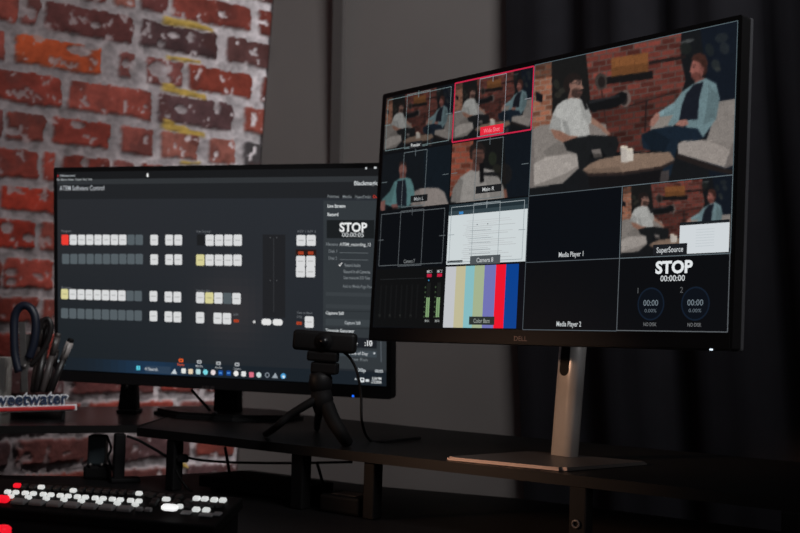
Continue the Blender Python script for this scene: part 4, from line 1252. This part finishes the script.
    pts = [at_depth(X, Y, dd) for X, Y in ((19, 372), (15, 355), (14, 335), (14.5, 318), (18, 309), (24.5, 305.5), (31, 308.5), (35, 317), (35.6, 330), (33.5, 345), (29, 358))]
    bm = bmesh.new(); tube_bm(bm, smooth_path(pts, 6), .0068, 10); from_bm('handle', bm, M['navy'], sc)
    pts = [at_depth(X, Y, dd + .008) for X, Y in ((22, 372), (30, 352), (38, 332), (42, 322), (48, 319), (51, 326), (49, 338), (42, 352), (30, 366))]
    bm = bmesh.new(); tube_bm(bm, smooth_path(pts, 6), .0044, 10); from_bm('handle', bm, M['pen_dark'], sc)
    for sgn, dz in ((-1, 0), (1, .004)):
        a, b = at_depth(25 + sgn * 3, 322 if sgn < 0 else 334, dd + dz), at_depth(24 - sgn * 1, 392, dd + dz)
        u = (a - b); Lb = np.linalg.norm(u); u /= Lb; bx = np.array([1, 0, 0.]) - u * u[0]; bx /= np.linalg.norm(bx)
        bm = bmesh.new(); box_bm(bm, (a + b) / 2, (.0105, .0022, Lb), (bx, np.cross(u, bx), u), bevel=.0006)
        # serrated inner edge
        for k in range(9): box_bm(bm, b + u * (Lb * (.45 + .055 * k)) + bx * sgn * .0055, (.0035, .002, .004), (bx, np.cross(u, bx), u), bevel=.0008)
        from_bm('blade', bm, M['steel'], sc)
    tube('pivot', [at_depth(24.5, 366, dd - .004), at_depth(24.5, 366, dd + .008)], .004, M['steel'], sc, 12)
    # white carton at the frame's edge
    c = at_depth(-6, 407, 1.97)
    top = at_depth(-6, 357, c[1])
    hgt = top[2] - ZS
    wx = .050
    r = at_depth(4, 380, c[1])
    o = thing('carton', (r[0] - wx / 2, c[1] + .02, ZS), 'plain white carton left of the scissors against the brick', 'box')
    box('carton_body', (r[0] - wx / 2, c[1] + .02, ZS + hgt / 2 - .001), (wx, .04, hgt - .002), M['white_card'], o, bevel=.001)
    box('lid_flap', (r[0] - wx / 2, c[1] + .02, ZS + hgt - .0066), (wx + .0008, .0408, .012), M['white_card'], o, bevel=.0006)
    # tapered black stand behind the left monitor
    b = at_depth(129.5, 412, 2.075); b[2] = ZS
    o = thing('device_stand', b, 'narrow tapered black stand under the left end of the left monitor', 'stand')
    bm = bmesh.new()
    hgt = .06
    box_bm(bm, (b[0], b[1], ZS + .003), (.036, .05, .006), None, bevel=.002); from_bm('foot', bm, M['blackmatte'], o)
    bm = bmesh.new(); box_bm(bm, (b[0] - .001, b[1], ZS + .006 + .045), (.033, .03, .09), None, bevel=.003, taper=.66); from_bm('post', bm, M['blackmatte'], o)
    tube('post_highlight', [at_depth(126.5, 389, b[1] - .013), at_depth(127.2, 384, b[1] - .013)], .0022, M['steel'], o, 8)  # bright sliver added to imitate a highlight on the post
left_items()

# ------------------------------------------------------------------ lit control panel on the desk
def control_panel():
    ref = at_depth(100, 497, 1.20)
    # row direction on the ground
    a = at_depth(7.5, 490, 1.20); 
    yaw = -.30; tilt = math.radians(17)
    ax = np.array([math.cos(yaw), math.sin(yaw), 0]); back = np.array([-ax[1], ax[0], 0])
    ay = back * math.cos(tilt) + np.array([0, 0, 1.0]) * math.sin(tilt); an = np.cross(ax, ay)
    def PX(X, Y):
        q = on_plane(X, Y, ref, an) - ref; return float(q @ ax), float(q @ ay)
    def W(x, y, z=0): return ref + ax * x + ay * y + an * z
    # extents
    xr = PX(231, 505)[0]; xl = PX(-95, 487)[0]; yt = max(PX(0, 479)[1], PX(225, 492)[1]) ; yb = PX(100, 511)[1] - .004
    o = thing('control_panel', (ref[0], ref[1], DESK), 'black video switcher control panel with rows of lit white keys on the desk', 'control panel')
    bm = bmesh.new()
    box_bm(bm, W((xl + xr) / 2, (yt + yb) / 2, -.010), (xr - xl, yt - yb, .012), (ax, ay, an), bevel=.002)
    from_bm('panel_top', bm, M['blackmatte'], o)
    # wedge body below down to the desk
    f0, f1 = W(xl + .004, yb + .004, -.014), W(xr - .004, yb + .004, -.014); b0, b1 = W(xl + .004, yt - .004, -.014), W(xr - .004, yt - .004, -.014)
    lip = -back * .02
    vs = [f0, f1, b1, b0] + [np.array([q[0], q[1], DESK + .001]) for q in (f0 + lip, f1 + lip, b1, b0)]
    bm = bmesh.new(); bv = [bm.verts.new(q) for q in vs]
    for q in ((0, 1, 2, 3), (7, 6, 5, 4), (0, 4, 5, 1), (1, 5, 6, 2), (2, 6, 7, 3), (3, 7, 4, 0)): bm.faces.new([bv[i] for i in q])
    bmesh.ops.recalc_face_normals(bm, faces=bm.faces[:])
    from_bm('panel_body', bm, M['blackmatte'], o)
    mm = PX(108, 497)[0] - PX(100, 496.5)[0]      # about one 8 px key
    sc = mm / 8
    def keycap(X, Y, wpx, hm, m, hz=.004, name='key_button'):
        x, y = PX(X, Y)
        bm = bmesh.new(); box_bm(bm, W(x, y, hz / 2 - .004), (wpx * sc, hm, hz), (ax, ay, an), bevel=min(.0012, hm * .25), taper=.9)
        return from_bm(name, bm, m, o)
    hk = .0048
    for i, x in enumerate((7.5, 15.5, 25, 33, 43, 50.6, 60, 67.8, 77.2, 85, 95, 102.8, 112.2, 120, 130.4, 138.6)):
        keycap(x, 489.9 + .0700 * (x - 7.5), 6.4, hk, M['key_white'])
    for x in (10.5, 28, 46, 63.6, 81, 99, 117, 135): keycap(x, 494.3 + .066 * (x - 10.5), 6.4, hk, M['key_white'])
    for i in range(8):
        x = 19 + 17.6 * i
        if x < 128: keycap(x, 499.2 + .069 * (x - 17), 14.5, .0095, M['key_grey'])
    for x in (139.2, 148): keycap(x, 507.2 + .06 * (x - 139), 7, hk, M['key_grey'])
    lit0 = {41: 1, 73: 1, 139: 1}
    for i in range(17):
        x = 16.5 + 8.16 * i * 1.0
        y = 484 + .063 * (x - 17)
        near = min(lit0, key=lambda q: abs(q - x))
        if i == 0: continue
        if abs(near - x) < 4.1: continue
        keycap(x, y, 6.6, .007, M['key_dim'])
    for x, y in ((41, 485.2), (73, 488.6), (138.8, 491.4)): keycap(x, y, 6.6, hk, M['key_white'])
    keycap(17, 483.6, 7.4, .0055, M['key_red']); keycap(3, 498, 11, .008, M['key_red'], .006); keycap(13.5, 499.4, 4, .006, M['key_orange'])
    # right hand block
    for x, y in ((152, 493.5), (161, 494), (170, 494.6), (179, 495.2), (155, 498.6), (176, 500), (153, 502), (163, 502.6), (172, 503), (188, 499.6), (188, 504.6)): keycap(x, y, 6.6, .0075, M['key_dim'])
    keycap(166, 497.2, 7.6, hk, M['key_white']); keycap(179.6, 504.4, 6, hk, M['key_white'])
    for x, y in ((196.4, 496.4), (204.6, 496.9), (214, 497.8), (222.6, 498.2)): keycap(x, y, 6.6, .006, M['key_white'])
    for x, y in ((196, 507.4), (206, 508)): keycap(x, y, 6.8, .006, M['key_white'])
    for x, y, ww in ((186, 509.6, 10), (217, 511, 8), (206, 511.8, 14)): keycap(x, y, ww, .008, M['key_grey'], .002)
    for x, y in ((196, 502.4), (204, 502.8), (212, 503.4), (220, 503.8)): keycap(x, y, 6.8, .0075, M['key_dim'])
    # fader lever
    x, y = PX(170.5, 513.2); bm = bmesh.new(); box_bm(bm, W(x, y, .006), (16 * sc, .0085, .007), (ax, ay, an), bevel=.0045, seg=3)
    for f in bm.faces: f.smooth = True
    from_bm('fader_lever', bm, M['key_hot'], o)
    # red lamp button on the front lip
    q = at_depth(2, 531, 1.13)
    lamp = thing('lamp_button', (q[0], q[1], DESK), 'round red lit button box at the lower left edge of the frame', 'button')
    hb = q[2] - .006 - DESK
    if hb > .004: box('button_box', (q[0], q[1], DESK + hb / 2), (.03, .022, hb), M['blackmatte'], lamp, bevel=.002)
    tube('lit_cap', [(q[0], q[1], DESK + max(hb, 0)), (q[0], q[1], DESK + max(hb, 0) + .009), (q[0], q[1], DESK + max(hb, 0) + .011)], [.0085, .0085, .006], M['key_red'], lamp, 16)
control_panel()

# ------------------------------------------------------------------ things under the shelves
def under_shelf():
    # small dark hub
    c = on_z(95, 477, DESK + .004)
    o = thing('usb_hub', (c[0], c[1], DESK), 'small dark upright hub under the left shelf, cables on its right', 'hub')
    t = at_depth(95, 434, c[1]); hgt = min(t[2], SHELF - SH_T - .002) - DESK
    box('hub_body', (c[0], c[1] + .012, DESK + .022 + (hgt - .024) / 2), (.028, .022, hgt - .024), M['hub'], o, bevel=.003)
    box('hub_foot', (c[0] + .001, c[1] + .012, DESK + .011), (.040, .032, .022), M['blackmatte'], o, bevel=.005)
    for px in (89.8, 101.2):
        q = at_depth(px, 465, c[1] - .006); tube('port_plug', [q, q + np.array([0, .006, 0])], .0026, M['steel'], o, 8)
    # flat black box behind the panel, right
    a, b = on_z(196, 489, DESK), on_z(292, 503, DESK)
    u = (b - a); L = np.linalg.norm(u); u /= L; n = np.array([-u[1], u[0], 0])
    o = thing('equipment_box', ((a + b) / 2), 'low flat black equipment box on the desk between the riser legs', 'electronics box')
    box('case', (a + b) / 2 + n * .05 + np.array([0, 0, .012]), (L, .09, .016), M['blackmatte'], o, axes=(u, n, np.array([0, 0, 1.0])), bevel=.002)
    for t_ in (.12, .88):
        box('rubber_foot', a + u * L * t_ + n * .02 + np.array([0, 0, .002]), (.012, .012, .004), M['black'], o, axes=(u, n, np.array([0, 0, 1.0])))
        box('rubber_foot', a + u * L * t_ + n * .08 + np.array([0, 0, .002]), (.012, .012, .004), M['black'], o, axes=(u, n, np.array([0, 0, 1.0])))
    # second low box right of the middle leg
    a, b = on_z(316, 512, DESK), on_z(356, 518, DESK)
    u = (b - a); L = np.linalg.norm(u); u /= L; n = np.array([-u[1], u[0], 0])
    o = thing('power_adapter', (a + b) / 2, 'black power adapter brick on the desk by the third riser leg', 'adapter')
    box('adapter_case', (a + b) / 2 + n * .03 + np.array([0, 0, .0125]), (L, .05, .024), M['blackmatte'], o, axes=(u, n, np.array([0, 0, 1.0])), bevel=.004)
    box('rating_label', (a + b) / 2 + n * .03 + np.array([0, 0, .0249]), (L * .6, .03, .0006), M['pen_grey'], o, axes=(u, n, np.array([0, 0, 1.0])))
    # cables
    def cable(pts, r, label):
        bm = bmesh.new(); tube_bm(bm, smooth_path(pts, 7), r, 8); ob = from_bm('cable', bm, M['blackmatte'])
        tag(ob, label, 'cable')
    cable([at_depth(191.5, 389.5, 2.045), at_depth(197, 396, 2.04), at_depth(207, 407, 2.02), at_depth(212, 413, 2.01), on_z(216, 413, SHELF + .016)], .0026, 'black cable dropping from the left monitor to its stand base')
    cable([at_depth(127, 436, 1.80), at_depth(140, 441, 1.80), at_depth(156, 450, 1.79), at_depth(166, 456, 1.78), at_depth(180, 462, 1.80)], .0022, 'black cable sagging below the shelf left of the second leg')
    cable([at_depth(176, 458, 1.78), at_depth(184, 457, 1.80), at_depth(200, 460, 1.84), at_depth(224, 462, 1.86), at_depth(262, 463, 1.86), at_depth(300, 463, 1.84), at_depth(352, 462, 1.80)], .0020, 'long black cable running level below the shelf along the wall')
    cable([at_depth(225, 447, 1.84), at_depth(227, 458, 1.84), at_depth(229, 470, 1.83), at_depth(231, 482, 1.82), on_z(236, 487, DESK + .003)], .0024, 'black cable hanging straight down under the left monitor stand')
    cable([at_depth(176, 470, 1.74), at_depth(180, 478, 1.73), at_depth(187, 488, 1.70), on_z(192, 491, DESK + .003)], .0018, 'thin black cable falling to the desk right of the second leg')
    cable([at_depth(317, 463, 1.72), at_depth(320, 473, 1.72), at_depth(324, 488, 1.71), on_z(327, 499, DESK + .003)], .0022, 'black cable dangling between the third and fourth riser legs')
    cable([at_depth(107, 436, 1.86), at_depth(111, 448, 1.86), at_depth(108, 458, 1.85), at_depth(113, 470, 1.85), on_z(118, 480, DESK + .003)], .0020, 'wavy black cable beside the small hub')
    # plug with yellow tag hanging at the second leg
    c = at_depth(183, 458, 1.77)
    o = thing('cable_plug', c, 'black plug hanging beside the second riser leg', 'plug')
    bm = bmesh.new(); box_bm(bm, c, (.018, .014, .012), None, bevel=.003, taper=.7); from_bm('plug_body', bm, M['blackmatte'], o)
    tube('strain_relief', [c + np.array([-.008, 0, 0]), c + np.array([-.016, 0, .003])], [.004, .0025], M['black'], o, 8)
under_shelf()

# ------------------------------------------------------------------ light
def area(name, loc, target, size, energy, color=(1, 1, 1), sy=None):
    l = D.lights.new(name, 'AREA'); l.energy = energy; l.color = color; l.size = size
    if sy: l.shape = 'RECTANGLE'; l.size_y = sy
    o = D.objects.new(name, l); COL.objects.link(o); o.location = loc
    o.rotation_euler = (Vector(target) - Vector(loc)).to_track_quat('-Z', 'Y').to_euler()
    return o
cl = area('ceiling_light', (.9, .35, 2.55), (-.35, 2.4, 1.6), .8, 8.2, (1, 1, 1)); cl.data.spread = math.radians(70)
l = D.lights.new('corner_fill', 'SPOT'); l.energy = 80; l.color = (1, .98, .97); l.spot_size = math.radians(24); l.spot_blend = .8; l.shadow_soft_size = .1  # added fill spot, brightens the low brick behind the shelf
o = D.objects.new('corner_fill', l); COL.objects.link(o); o.location = (.1, 2.0, 2.4)
o.rotation_euler = (Vector((-.58, 2.45, .62)) - o.location).to_track_quat('-Z', 'Y').to_euler()
l = D.lights.new('warm_lamp', 'SPOT'); l.energy = 95; l.color = (1, .60, .38); l.spot_size = math.radians(13); l.spot_blend = .6; l.shadow_soft_size = .12
o = D.objects.new('warm_lamp', l); COL.objects.link(o); o.location = (-1.25, .95, 1.22)
o.rotation_euler = (Vector((.2, 1.52, .80)) - o.location).to_track_quat('-Z', 'Y').to_euler()
l = D.lights.new('column_fill', 'SPOT'); l.energy = 22; l.color = (1, .96, .94); l.spot_size = math.radians(9.5); l.spot_blend = .7; l.shadow_soft_size = .15  # added fill to brighten the stand column, not a lamp of the room
o = D.objects.new('column_fill', l); COL.objects.link(o); o.location = (.7, .2, 1.3)
o.rotation_euler = (Vector((.24, 1.55, .86)) - o.location).to_track_quat('-Z', 'Y').to_euler()
w = D.worlds.new('World'); scene.world = w; w.use_nodes = True
bgd = w.node_tree.nodes['Background']; bgd.inputs[0].default_value = (.9, .92, 1.0, 1); bgd.inputs[1].default_value = .055
